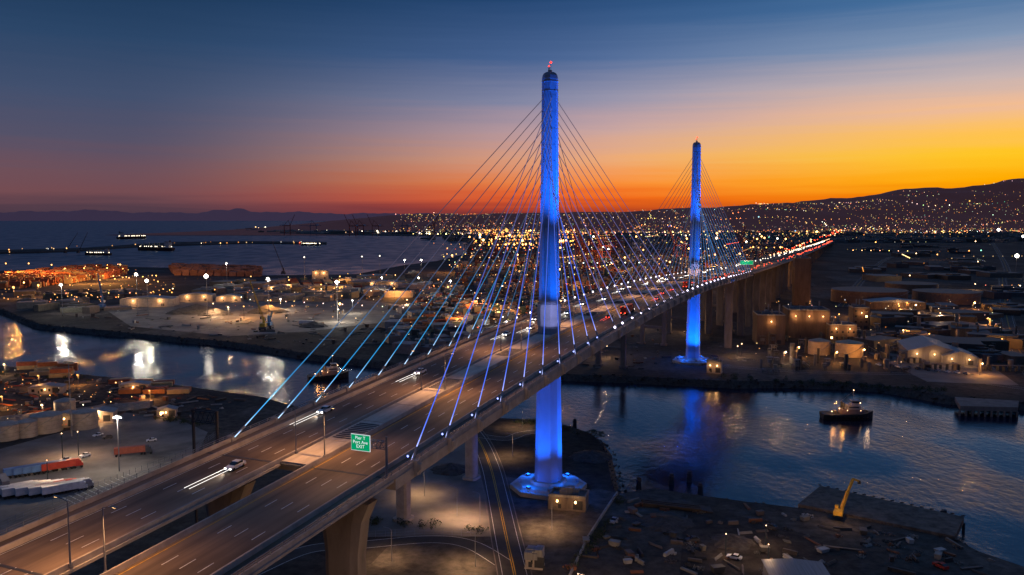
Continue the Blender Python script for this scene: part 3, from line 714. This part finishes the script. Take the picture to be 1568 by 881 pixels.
# ------------------------------------------------------------------ scattered city
city=MB()
def scat_b(n,poly,hs,ws,colr=(.08,.35)):
    xs=[p[0] for p in poly]; ys=[p[1] for p in poly]; k=0
    while k<n:
        p=(U(min(xs),max(xs)),U(min(ys),max(ys)))
        if not inpoly(p,poly): continue
        k+=1; x,y=unproject(*p); g=U(*colr); h=U(*hs); w=U(*ws); d=U(*ws)
        city.box(x,y,-.1,w,d,h,U(-.1,.1)+random.choice((0,.4,-.38)),c=(g*U(.9,1.1),g*U(.8,.95),g*U(.65,.85)))
        if R()<.4: city.box(x,y,h-.1,w*.4,d*.4,h*.25,.1,c=(g,g*.9,g*.8))
scat_b(1100,[(640,366),(1280,352),(1568,352),(1568,372),(1300,372),(760,376)],(5,16),(14,70),(.05,.18))
scat_b(260,[(372,351),(700,349),(720,360),(400,357)],(6,18),(30,130),(.06,.25))
scat_b(70,[(300,436),(480,430),(690,420),(700,445),(560,462),(400,462),(300,458)],(4,9),(8,38),(.1,.3))
scat_b(50,[(20,452),(180,446),(280,462),(170,480),(60,480)],(3,8),(6,30),(.06,.22))
scat_b(80,[(600,470),(800,480),(840,500),(700,540),(600,545)],(3,8),(5,22),(.06,.3))
scat_b(45,[(1330,470),(1568,440),(1568,560),(1340,540)],(4,10),(12,40),(.04,.10))
scat_b(30,[(1300,380),(1500,372),(1560,430),(1300,430)],(3,10),(20,60),(.04,.09))
city.obj("city_buildings",[M_attr])

PAL=[((1,.50,.16),7),((1,.36,.08),6),((1,.82,.55),3.2),((.95,.95,1),.8),((1,.66,.32),3.5),((.3,1,.6),.15),((1,.12,.05),.35),((.3,.5,1),.1)]
def pick():
    s=sum(w for _,w in PAL); r=R()*s
    for c,w in PAL:
        r-=w
        if r<0: return c
    return PAL[0][0]
def heavy(): return min(3.2,.27/(R()+.05))
def scat_l(n,poly,z=(6,16),k=(.0004,.0010),b=(1,6),big=.03,pal=None,run=.5):
    xs=[p[0] for p in poly]; ys=[p[1] for p in poly]; i=0
    while i<n:
        p=(U(min(xs),max(xs)),U(min(ys),max(ys)))
        if not inpoly(p,poly): continue
        zz=U(*z); x,y=unproject(p[0],p[1],0); c=pal or pick(); s=U(*b)*heavy(); r=y*U(*k)
        if R()<run:
            m_=random.randint(4,12); an_=random.choice((rt,rt+math.pi/2,.1,.1))+U(-.05,.05); sp_=max(25,y*.010)
            for q in range(m_):
                X,Y=x+math.cos(an_)*sp_*q,y+math.sin(an_)*sp_*q
                if not inpoly(proj(X,Y,0),poly): break
                glow.octa(X,Y,zz,r*.8,tuple(v*s*U(.6,1.2) for v in c)); i+=1
        else:
            i+=1
            if R()<big: r*=1.9; s*=2
            glow.octa(x,y,zz,r,tuple(q*s for q in c))
scat_l(980,[(560,352),(780,344),(1290,344),(1290,362),(1180,372),(760,374),(720,362)],b=(1,6),big=.06)
scat_l(640,[(660,380),(900,366),(1240,360),(1230,380),(1080,420),(900,436),(700,440)],z=(8,30),b=(1,6),big=.06)
scat_l(330,[(720,358),(880,356),(880,386),(725,392)],z=(15,32),b=(3,8),pal=(1,.40,.09),k=(.0006,.0014))
scat_l(560,[(1280,346),(1568,346),(1568,358),(1400,362),(1290,356)],b=(1,7),big=.08)
scat_l(90,[(1290,360),(1568,360),(1568,420),(1300,440)],b=(.6,3))
scat_l(330,[(372,350),(640,347),(716,352),(716,361),(500,358)],z=(6,14),b=(1,6),pal=(1,.66,.28),big=.1)
scat_l(60,[(372,350),(640,347),(716,352),(716,361),(500,358)],z=(6,14),b=(2,8),pal=(1,.9,.7),big=.25,run=0)
scat_l(30,[(0,384),(200,377),(268,373),(480,371),(480,373),(268,375),(0,388)],z=(2,8),b=(1,5),run=0)
scat_l(190,[(0,425),(190,415),(270,440),(270,470),(60,478),(0,470)],z=(4,14),b=(1,6),pal=(1,.45,.12),run=.3)
scat_l(180,[(270,436),(660,424),(720,450),(640,500),(480,505),(300,470)],z=(3,14),b=(1,5),run=.3,k=(.0004,.0009))
scat_l(160,[(640,440),(860,430),(980,440),(820,490),(700,530),(620,530)],z=(3,12),b=(1,5),run=.3,k=(.0004,.0009))
scat_l(70,[(0,565),(250,600),(260,640),(0,680)],z=(2,6),b=(1,5),k=(.0004,.0009),run=0)
scat_l(120,[(1170,470),(1568,440),(1568,575),(1150,565)],z=(2,9),b=(1,5),k=(.0004,.0009),run=.2)
n=0
while n<3000:
    X=U(-1600,7600); Y=5300+2700*R()**.8
    dens=.16+.84*max(0,1-(Y-5300)/2500)
    dens*=.4+.6*(math.sin(X*.004+1)*math.sin(Y*.005+X*.002)>-.35)
    px,py=proj(X,Y,hh(X,Y))
    if px<600 or px>1600 or R()>dens: continue
    c=pick(); s=U(.5,3.0)*heavy(); r=Y*U(.00028,.0006); m_=random.randint(3,8) if R()<.35 else 1; an_=U(-.5,.5) if R()<.75 else U(1.2,1.9); sp_=U(45,85)
    if m_==1 and R()<.05: r*=1.8; s*=2
    for q in range(m_):
        x_,y_=X+math.cos(an_)*sp_*q+U(-8,8),Y+math.sin(an_)*sp_*q
        glow.octa(x_,y_,hh(x_,y_)+8,r,tuple(v*s*U(.5,1.2) for v in c)); n+=1
glow.obj("city_lights",[M_emis])

# ------------------------------------------------------------------ industrial plant
WALL=mat("plant_wall",(.13,.085,.06),var=.35,scale=.2,st=(1,1,.2))
CORR=mat("corrugated_metal",(.22,.21,.20),rough=.5,var=.3,scale=1.5,st=(3,.05,.05))
def building(name,px,py,w,d,h,rot=0,gable=0,wm=WALL,win=True,lights=3,P=2500,lit=.06):
    x,y=unproject(px,py); e=empty(name,(x,y,0),rot)
    m=MB(); m.box(0,d/2,0,w,d,h); m.box(0,d/2,0,w+.5,d+.5,.6)
    for i in range(int(w//6)+1): m.box(-w/2+i*w/(int(w//6)+.0001) if w>=6 else 0,-.1,0,.5,.3,h-.01)
    m.obj("walls",[wm],parent=e)
    m=MB()
    if gable:
        rs=[[(-w/2-.5,a,h),(-w/2-.5,a,h+.2),(0,a,h+gable+.2),(w/2+.5,a,h+.2),(w/2+.5,a,h)] for a in (-.5,d+.5)]
        m.loft(rs)
    else:
        for a,b,c_,f in ((0,.2,w+.4,.4),(0,d-.2,w+.4,.4)): m.box(a,b,h,c_,f,1.0)
        for a in (-w/2+.1,w/2-.1): m.box(a,d/2,h,.4,d-.8,1.0)
        for i in range(5): m.box(U(-w*.35,w*.35),U(d*.2,d*.8),h+.0,U(2,4),U(2,4),U(1.5,3))
        if h>12:
            for i in range(3): m.cyl(U(-w*.4,w*.4),U(d*.2,d*.8),h,h+U(4,9),.6,n=10)
    m.obj("roof",[CORR],parent=e)
    m=MB()
    if win:
        nf=max(1,int(h//5))
        for f in range(nf):
            k=int(w//4)
            for i in range(k): m.box(-w/2+(i+.5)*w/k,-.02,1.6+f*5,1.6,.12,1.6,m=0 if R()>lit else 1)
    m.box(w*.3,-.03,0,3.4,.14,3.8,m=2); m.box(-w*.2,-.03,0,1.1,.14,2.2,m=2)
    m.obj("openings",[M_glass,M_warm,M_dark],parent=e)
    for i in range(lights):
        a=-w/2+(i+.5)*w/lights
        m=MB(); m.beam((a,0,h*.8),(a,-1.0,h*.8+.2),.12); m.box(a,-1.1,h*.8,.5,.5,.25,m=1); m.octa(a,-1.2,h*.8-.2,.45,(1,1,1),m=1); m.obj("wall_lamp",[M_dark,M_warm],parent=e)
        point("wall_lamp_bulb",(a,-3.0,h*.8-.2),P,(1,.50,.18),.3,parent=e)
    return e
building("power_plant_building",1180,528,22,26,24,-.15,lights=1,P=1700,win=False)
building("power_plant_building",1238,518,34,30,24,-.15,lights=3,P=1800,win=False)
building("power_plant_building",1290,522,22,20,13,-.15,lights=2,P=1800)
building("industrial_building",1318,505,14,18,20,-.15,lights=1,P=1500,wm=WALL)
building("industrial_building",1228,468,18,16,56,-.15,lights=0,wm=WALL,win=False)
building("warehouse",1430,556,34,50,8,-.3,gable=5,wm=CORR,lights=3,P=1000,win=False)
building("warehouse",1470,560,22,30,6,-.3,gable=4,wm=CORR,lights=2,P=900,win=False)
building("warehouse",1375,474,60,30,8,-.1,gable=3,wm=WALL,lights=1,P=1600,win=False)
building("pump_house",1093,572,9,7,7,-.4,lights=2,P=260,wm=M_conc)
building("pump_house",868,782,13,8,4.6,-.25,lights=2,P=200,wm=M_concd,win=False)
for a in ((225,470,60,24,9),(300,462,40,18,8),(490,428,26,16,14),(430,446,50,20,6),(585,440,60,26,7),(350,462,30,15,6)): building("warehouse",a[0],a[1],a[2],a[3],a[4],.1,gable=2.5,wm=M_conc,lights=2,P=2500,win=False)
for px,py,w,d,h in ((150,648,14,9,5),(100,655,10,7,6),(255,640,9,6,4),(205,600,16,8,4),(70,604,18,8,4)): building("shed",px,py,w,d,h,.2,gable=1.4,wm=M_conc,lights=1,P=400)
building("shed",1225,905,16,10,4,-.1,gable=.7,wm=CORR,lights=0)
building("site_office",817,872,5,3.5,3,-.2,wm=M_conc,lights=0,lit=0)

def tank(px,py,r,h,col=(.3,.25,.2),cone=0):
    x,y=unproject(px,py); m=MB(); m.cyl(0,0,0,h,r,n=40,c=col); m.cyl(0,0,h,h+.25,r*1.01,n=40,c=tuple(q*.7 for q in col))
    if cone: m.cyl(0,0,h+.25,h+.25+cone,r,r*.05,n=40,c=tuple(q*.9 for q in col))
    for k in range(1,4): m.cyl(0,0,h*k/4,h*k/4+.15,r*1.008,n=40,c=tuple(q*.7 for q in col),cap=False)
    for i in range(40):
        a=-2.6+i*.05; a2=a+.05; m.beam((r*1.04*math.cos(a),r*1.04*math.sin(a),h*i/40),(r*1.04*math.cos(a2),r*1.04*math.sin(a2),h*(i+1)/40),.5,.2,c=(.2,.2,.2))
    return m.obj("storage_tank",[M_attr],loc=(x,y,0))
tank(1330,462,44,15,(.16,.09,.06)); tank(1448,462,38,13,(.2,.12,.08)); tank(1395,448,34,13,(.14,.09,.06))
tank(1300,545,10,10,(.38,.28,.17),2); tank(1254,542,8,10,(.38,.28,.17),2); 
for a in ((72,660,7,8),(130,655,6,8),(42,668,4.5,7),(10,672,6,7),(100,640,5,9)): tank(*a,(.36,.30,.24),1.4)
# process equipment around the plant
m=MB()
for i in range(170):
    p=(U(1165,1560),U(500,572)); x,y=unproject(*p); ty=R(); g=U(.06,.22); c=(g,g*.85,g*.7)
    if ty<.35: m.cyl(x,y,0,U(3,13),U(.6,2.2),n=12,c=c)
    elif ty<.65:
        l=U(6,26); ro=random.choice((-.15,1.42)); z=U(1.5,5)
        for q in range(3): m.beam((x,y+q*.9,z),(x+l*math.cos(ro),y+q*.9+l*math.sin(ro),z),.35,c=c)
        for q in range(4): m.box(x+l*q/3*math.cos(ro),y+.9+l*q/3*math.sin(ro),0,.3,3,z,c=(.08,.08,.08))
    else:
        h=U(3,9); w=U(2,5)
        for a in (-1,1):
            for b in (-1,1): m.beam((x+a*w/2,y+b*w/2,0),(x+a*w/2,y+b*w/2,h),.25,c=c)
        m.box(x,y,h,w+.4,w+.4,.25,c=c); m.box(x,y,h*.4,w*.7,w*.7,h*.35,c=c)
m.obj("process_equipment",[M_attr])
for px,py,P in ((1278,556,11000),(1320,552,9000),(1220,548,8000),(1400,478,34000),(1490,474,34000),(1380,520,13000),(1405,535,12000),(1500,575,11000),(1340,500,14000),(1200,556,6000)):  # lamps beside the big storage tanks are added to light the tanks up
    x,y=unproject(px,py); m=MB(); m.cyl(0,0,0,8,.14,n=6); m.beam((0,0,8),(1.2,-.6,8.2),.12); m.octa(1.2,-.6,8.0,y*.0010,(1,1,1),m=1); o=m.obj("street_or_added_lamp",[M_steel,M_warm],loc=(x,y,0)); point("street_or_added_lamp_bulb",(1.2,-.8,7.4),P,WARM if R()<.3 else SOD,.4,parent=o)
def ground_lamp(x,y,P,c,rot=2.8):
    m=MB(); m.cyl(0,0,0,9.5,.13,.09,n=8)
    for k in range(6):
        a0=k*.26;a1=(k+1)*.26; m.beam((2.2*(1-math.cos(a0)),0,9.5+.9*math.sin(a0)),(2.2*(1-math.cos(a1)),0,9.5+.9*math.sin(a1)),.11)
    m.box(2.2,0,10.25,.9,.35,.16); o=m.obj("street_or_added_lamp",[M_steel],loc=(x,y,0),rot=rot); return o
for px,py,P,c in ((728,868,4600,WARM),(700,790,4600,WARM),(735,800,4600,WARM),(650,760,5200,WARM),(785,700,4400,WARM),(845,812,6500,WARM),(600,860,4000,WARM),(800,655,4000,WARM)):
    x,y=unproject(px,py); o=ground_lamp(x,y,P,c); spot("street_or_added_lamp_bulb",(2.3,0,10.0),(2.3,0,0),P*2.3,c,140,.9,parent=o)
for w,s,P in ((44,-135,24000),(44,-90,9000),(46,-185,20000)):  # added lamps and poles, out of view, to brighten near pier and fascia
    x,y,_=br(w,s); o=ground_lamp(x,y,P,WARM); point("street_or_added_lamp_bulb",(2.3,0,9.9),P,WARM,.4,parent=o)

m=MB()
for k in range(6): 
    p=unproject(0,648+k*2.5); q=unproject(230,622+k*2.0); m.beam((p[0],p[1],3),(q[0],q[1],3),.5,c=(.34,.3,.26))
for k in range(14):
    q=k/13; p=unproject(230*q,650-26*q); m.box(p[0],p[1],0,.5,6,3,c=(.15,.14,.13))
m.obj("pipe_rack",[M_attr])

# ------------------------------------------------------------------ clutter near
def clutter(name,poly,n,hs,ws,cols):
    m=MB(); xs=[p[0] for p in poly]; ys=[p[1] for p in poly]; k=0
    while k<n:
        p=(U(min(xs),max(xs)),U(min(ys),max(ys)))
        if not inpoly(p,poly): continue
        k+=1; x,y=unproject(*p); c=random.choice(cols); j=U(.6,1.2); c=tuple(q*j for q in c); ty=R(); ro=U(0,3)
        if ty<.3:
            l=U(*ws)
            for q in range(random.randint(2,4)): m.box(x,y,q*.3,l,U(.5,1.1),.26,ro+U(-.05,.05),c=c)
        elif ty<.55:
            l=U(*ws)
            for q in range(5): m.beam((x-math.cos(ro)*l/2,y-math.sin(ro)*l/2+q*.35,.2+.2*(q%2)),(x+math.cos(ro)*l/2,y+math.sin(ro)*l/2+q*.35,.2+.2*(q%2)),.22,c=c)
        elif ty<.7:
            w=U(2,4); m.box(x,y,.1,w*.8,w*.5,U(*hs),ro,c=c,tp=1.2)
        else:
            r=U(1,2.6)
            for q in range(30):
                a=U(0,6.28); d=r*R(); m.box(x+d*math.cos(a),y+d*math.sin(a),U(-.1,.5)*(1-d/r),U(.1,.5),U(.1,.5),U(.1,.5),U(0,3),c=c)
    return m.obj(name,[M_attr])
BR_=[(.10,.08,.065),(.13,.10,.085),(.07,.065,.06),(.2,.18,.15),(.2,.08,.04),(.32,.3,.27),(.05,.045,.04)]
clutter("yard_clutter",[(960,765),(1140,775),(1240,790),(1480,835),(1568,872),(1560,881),(860,881),(890,840)],150,(.6,1.8),(2,8),BR_)
clutter("yard_clutter",[(0,568),(250,592),(380,612),(300,640),(0,640)],190,(.8,2.6),(3,12),BR_+[(.45,.14,.03),(.4,.08,.03),(.4,.35,.3)])
clutter("yard_clutter",[(80,484),(200,505),(360,518),(560,535),(640,520),(500,470),(200,475)],170,(1,4),(4,16),BR_+[(.4,.38,.34)])
clutter("yard_clutter",[(880,520),(1000,500),(1130,500),(1160,560),(960,568),(880,560)],90,(.6,2),(2,9),BR_)
clutter("yard_clutter",[(600,560),(690,510),(860,470),(900,480),(840,560)],90,(1,3),(4,14),BR_)
m=MB()
for px,py,r,h in ((300,478,26,9),(330,482,18,7),(275,480,14,6),(480,500,14,5),(410,478,22,8),(1015,800,10,2.0),(1120,830,7,2),(905,700,9,3),(690,720,8,3)):
    x,y=unproject(px,py); n=26; rs=[]
    for q in range(7):
        t_=q/6; rs.append([(x+r*(1-t_)*(1+.12*math.sin(i*2.1+q))*math.cos(2*math.pi*i/n),y+r*(1-t_)*(1+.1*math.sin(i*1.3+q*2))*math.sin(2*math.pi*i/n),h*(t_**.8)+U(-.15,.15)) for i in range(n)])
    m.loft(rs,cap=False)
m.obj("aggregate_pile",[M_rock])

for i in range(9): vehicle('ptruck',(*unproject(30+i*10,756+ (i%2)*3-i*.5),0.06),-.9,random.choice((0,2,3,5)))
for i in range(5): vehicle('ptruck',(*unproject(40+i*14,728-i*2),0.06),-.9,random.choice((0,1,3,4)))
vehicle('ptruck',(*unproject(205,697),.06),-1.2,1); vehicle('ptruck',(*unproject(470,497),.06),-1.2,0)
for px,py,ci in ((1124,856,0),(1060,830,1),(940,800,2),(150,668,0),(165,672,1),(1440,870,3),(1180,810,1),(878,742,1),(120,830,2),(130,700,5),(100,706,2),(232,676,0)): vehicle('pcar',(*unproject(px,py),.06),U(0,3),ci)
for i in range(14): vehicle('pcar',(*unproject(655+i*13,520-i*3.2),.04),U(0,.3),random.choice((0,1,2,5)))
for i in range(10): vehicle('pcar',(*unproject(1345+i*15,560+i*1.5),.06),U(0,.3),random.choice((0,1,2,5)))

m=MB()
wl=S((945,757),(928,782),(900,826),(872,885))
for a,b in zip(wl,wl[1:]): m.beam((*a,.5),(*b,.5),.5,1.2)
m.obj("retaining_wall",[M_conc])
m=MB()
for pth in (S((0,808),(160,742),(300,690),(330,668)),S((560,824),(650,818),(735,822))):
    for a,b in zip(pth,pth[1:]):
        l=math.dist(a,b); n=max(1,int(l/3))
        for i in range(n): x=a[0]+(b[0]-a[0])*i/n; y=a[1]+(b[1]-a[1])*i/n; m.cyl(x,y,0,2.2,.06,n=5)
        for z in (.3,1.2,2.15): m.beam((*a,z),(*b,z),.05)
m.obj("chain_fence",[M_steel])

x,y=unproject(1284,796); m=MB(); YL=(.55,.30,.03); DK=(.03,.03,.03)
for a in (-1.4,1.4): extr(m,[(-2.4,.3),(-2.0,0),(2.0,0),(2.4,.3),(2.4,.7),(2.0,1.0),(-2.0,1.0),(-2.4,.7)],a-.35,a+.35,0,DK)
m.box(0,-.4,1.1,2.9,4.2,1.5,c=YL); m.box(-.8,1.3,1.1,1.2,1.5,2.6,c=YL); m.box(-.8,1.35,2.0,1.24,1.4,1.3,m=1); m.box(0,-2.3,1.2,2.9,1.0,1.3,c=YL)
m.beam((.5,1.4,1.9),(2.2,4.2,8.0),.8,1.0,c=YL); m.beam((2.2,4.2,8),(3.6,6.0,12.2),.65,.8,c=YL); m.beam((3.6,6,12.2),(5.2,7.6,11.2),.5,.6,c=YL); m.box(5.4,7.8,10.2,1.2,1.0,1.2,c=DK,tp=.7); m.beam((.3,1.6,2.4),(1.7,3.4,6.6),.25,c=(.5,.5,.5))
m.obj("excavator",[M_attr,M_glass],loc=(x,y,1.0),rot=-.5)
point("work_light",(x-2,y-5,7),1100,WARM,.4)
def mobile_crane(px,py,col,h,lean,rot=0):
    x,y=unproject(px,py); m=MB(); m.box(0,0,1,7,9,2,c=(.1,.1,.11)); m.box(0,-1,3,5,8,3,c=col); m.cyl(0,0,6,12,1.2,n=8,c=col); m.box(1,2,8,2,2.4,2.4,c=(.5,.5,.5))
    for a in (-2.5,2.5):
        for b in (-3.5,3.5): m.box(a,b,0,1.5,2,1,c=(.02,.02,.02))
    t_=Vector((lean,0,h)); b_=[Vector((-.8,2,6)),Vector((.8,2,6)),Vector((.8,3.4,6)),Vector((-.8,3.4,6))]
    tp=[v*.3+t_ for v in b_]
    for a,b in zip(b_,tp): m.beam(a,b,.3,c=col)
    n=12
    for i in range(n):
        for k in range(4): m.beam(b_[k].lerp(tp[k],i/n),b_[(k+1)%4].lerp(tp[(k+1)%4],(i+1)/n),.18,c=col)
    m.beam((0,-3,6),(0,-2,14),.3,c=col); m.beam((0,-2,14),tuple(t_),.1,c=col)
    m.obj("mobile_crane",[M_attr],loc=(x,y,0),rot=rot)
mobile_crane(404,505,(.55,.36,.05),44,-12); mobile_crane(412,503,(.05,.2,.4),14,3); mobile_crane(157,474,(.04,.10,.25),40,-4); mobile_crane(120,388,(.06,.05,.05),60,30); mobile_crane(100,388,(.06,.05,.05),60,40); mobile_crane(434,420,(.06,.06,.08),60,-20)

def hull(m,Lg,B,H,c,sheer=1.0):
    st=[]
    for i in range(15):
        q=i/14; y=-Lg/2+Lg*q
        w=B/2*(1-max(0,(q-.6)/.4)**2.4)*(1 if q>.1 else .82+1.8*q); w=max(w,.06)
        zt=H*(1+.55*sheer*max(0,(q-.45)/.55)**2); zb=-1.2
        st.append([(-w,y,zt),(-w*.86,y,H*.35),(-w*.55,y,zb),(w*.55,y,zb),(w*.86,y,H*.35),(w,y,zt)])
    m.loft(st,c=c)
    m.loft([[(p[0][0]-.12,p[0][1],p[0][2]-.5),(p[5][0]+.12,p[5][1],p[5][2]-.5),(p[5][0]+.12,p[5][1],p[5][2]+.35),(p[0][0]-.12,p[0][1],p[0][2]+.35)] for p in st],c=(.02,.02,.02),cap=True)
def tug(px,py,rot,sc=1,glowc=(1,.6,.3)):
    x,y=unproject(px,py,-4); m=MB(); hull(m,27,9.5,2.6,(.035,.03,.03))
    m.box(0,2,2.9,6.2,12,2.6,c=(.22,.16,.14)); m.box(0,2.6,5.5,5.2,7,2.3,c=(.38,.36,.34)); m.box(0,3.6,7.8,4.0,3.8,.9,c=(.38,.36,.34)); m.box(0,3.6,8.7,3.8,3.6,1.2,m=1); m.box(0,3.6,9.9,4.4,4.2,.3,c=(.35,.33,.3))
    m.box(0,2.6,6.2,5.24,5.4,.8,m=1)
    for a in (-1.7,1.7): m.cyl(a,-2.6,5.5,9.0,.6,.55,n=12,c=(.05,.05,.05))
    m.cyl(0,3.0,10.2,15.5,.12,n=6,c=(.3,.3,.3)); m.beam((-1.6,3,13),(1.6,3,13),.1,c=(.3,.3,.3)); m.beam((0,3,15),(0,-4,9),.05,c=(.3,.3,.3)); m.box(0,-6.5,2.9,2,1.4,1.5,c=(.2,.15,.1)); m.box(0,10,3.7,1.6,1.2,1.0,c=(.2,.15,.1))
    for i in range(9):
        q=-10+2.4*i
        for sg in (-1,1): m.cyl(sg*4.85,q,1.0,1.9,.5,n=8,c=(.015,.015,.015))
    for sg in (-1,1):
        for z in (5.9,6.5): m.beam((sg*3.0,-4,z),(sg*3.0,8,z),.06,c=(.4,.4,.4))
    for p in ((0,3,15.4),(-2.2,5.9,9),(2.2,5.9,9),(0,-4.2,5.4),(3,6,5),(-3,0,5),(3,-1,5),(2.5,-9,4.4)):
        m.octa(*p,.32,(8*glowc[0],8*glowc[1],8*glowc[2]),m=2)
    o=m.obj("tugboat",[M_attr,M_glass,M_emis],loc=(x,y,-4),rot=rot); o.scale=(sc,)*3
    point("deck_light",(5,-4,8),700,SOD,.3,parent=o); point("deck_light",(0,-7,7),600,SOD,.3,parent=o); point("deck_light",(0,11,9),400,WARM,.3,parent=o)
tug(1297,641,-1.62,1.0); tug(503,580,-1.2,1.0)
def ship(px,py,Lg,rot):
    x,y=unproject(px,py,-4); m=MB(); hull(m,Lg,Lg*.16,Lg*.07,(.05,.025,.02)); 
    m.box(0,-Lg*.36,Lg*.07,Lg*.13,Lg*.12,Lg*.13,c=(.4,.38,.35)); m.box(0,-Lg*.35,Lg*.2,Lg*.16,Lg*.05,Lg*.03,c=(.3,.3,.3)); m.cyl(0,-Lg*.42,Lg*.2,Lg*.25,Lg*.02,c=(.1,.05,.05))
    for i in range(4):
        a=-Lg*.2+i*Lg*.15; m.box(0,a,Lg*.07,Lg*.1,Lg*.11,Lg*.02,c=(.15,.1,.08)); m.cyl(0,a+Lg*.07,Lg*.07,Lg*.2,Lg*.008,n=6,c=(.3,.28,.2)); m.beam((0,a+Lg*.07,Lg*.12),(0,a+Lg*.17,Lg*.19),Lg*.01,c=(.3,.28,.2))
    for i in range(16): m.octa(U(-1,1)*Lg*.06,-Lg*.45+Lg*.9*i/15,Lg*.1,y*.0006,(5,4.2,3),m=1)
    m.obj("cargo_ship",[M_attr,M_emis],loc=(x,y,-4),rot=rot)
ship(238,384,140,1.3); ship(202,366,160,-.6); ship(150,391,80,1.5); ship(476,376,80,1.5)

m=MB()
def shrub(x,y,r,h):
    for i in range(int(70*r)):
        a=U(0,6.28); d=r*math.sqrt(R())*(.8+.4*math.sin(a*3)); z=h*R()*(1-(d/r/1.3)**2)+.1
        p=Vector((x+d*math.cos(a),y+d*math.sin(a),z)); k=U(.2,.45)
        m.add([tuple(p+Vector((U(-k,k),U(-k,k),U(-k,k)))) for _ in range(3)],[(0,1,2)])
for px0,py0,px1,py1,n in ((1110,578,1450,600,46),(780,645,920,668,20),(0,572,240,592,14),(240,640,330,660,14),(560,800,740,812,10),(1345,520,1568,560,22),(950,770,870,881,10)):
    for i in range(n):
        q=R(); x,y=unproject(px0+(px1-px0)*q+U(-6,6),py0+(py1-py0)*q+U(-3,3)); shrub(x,y,U(1.2,3),U(1,3))
m.obj("shrubs",[M_leaf])
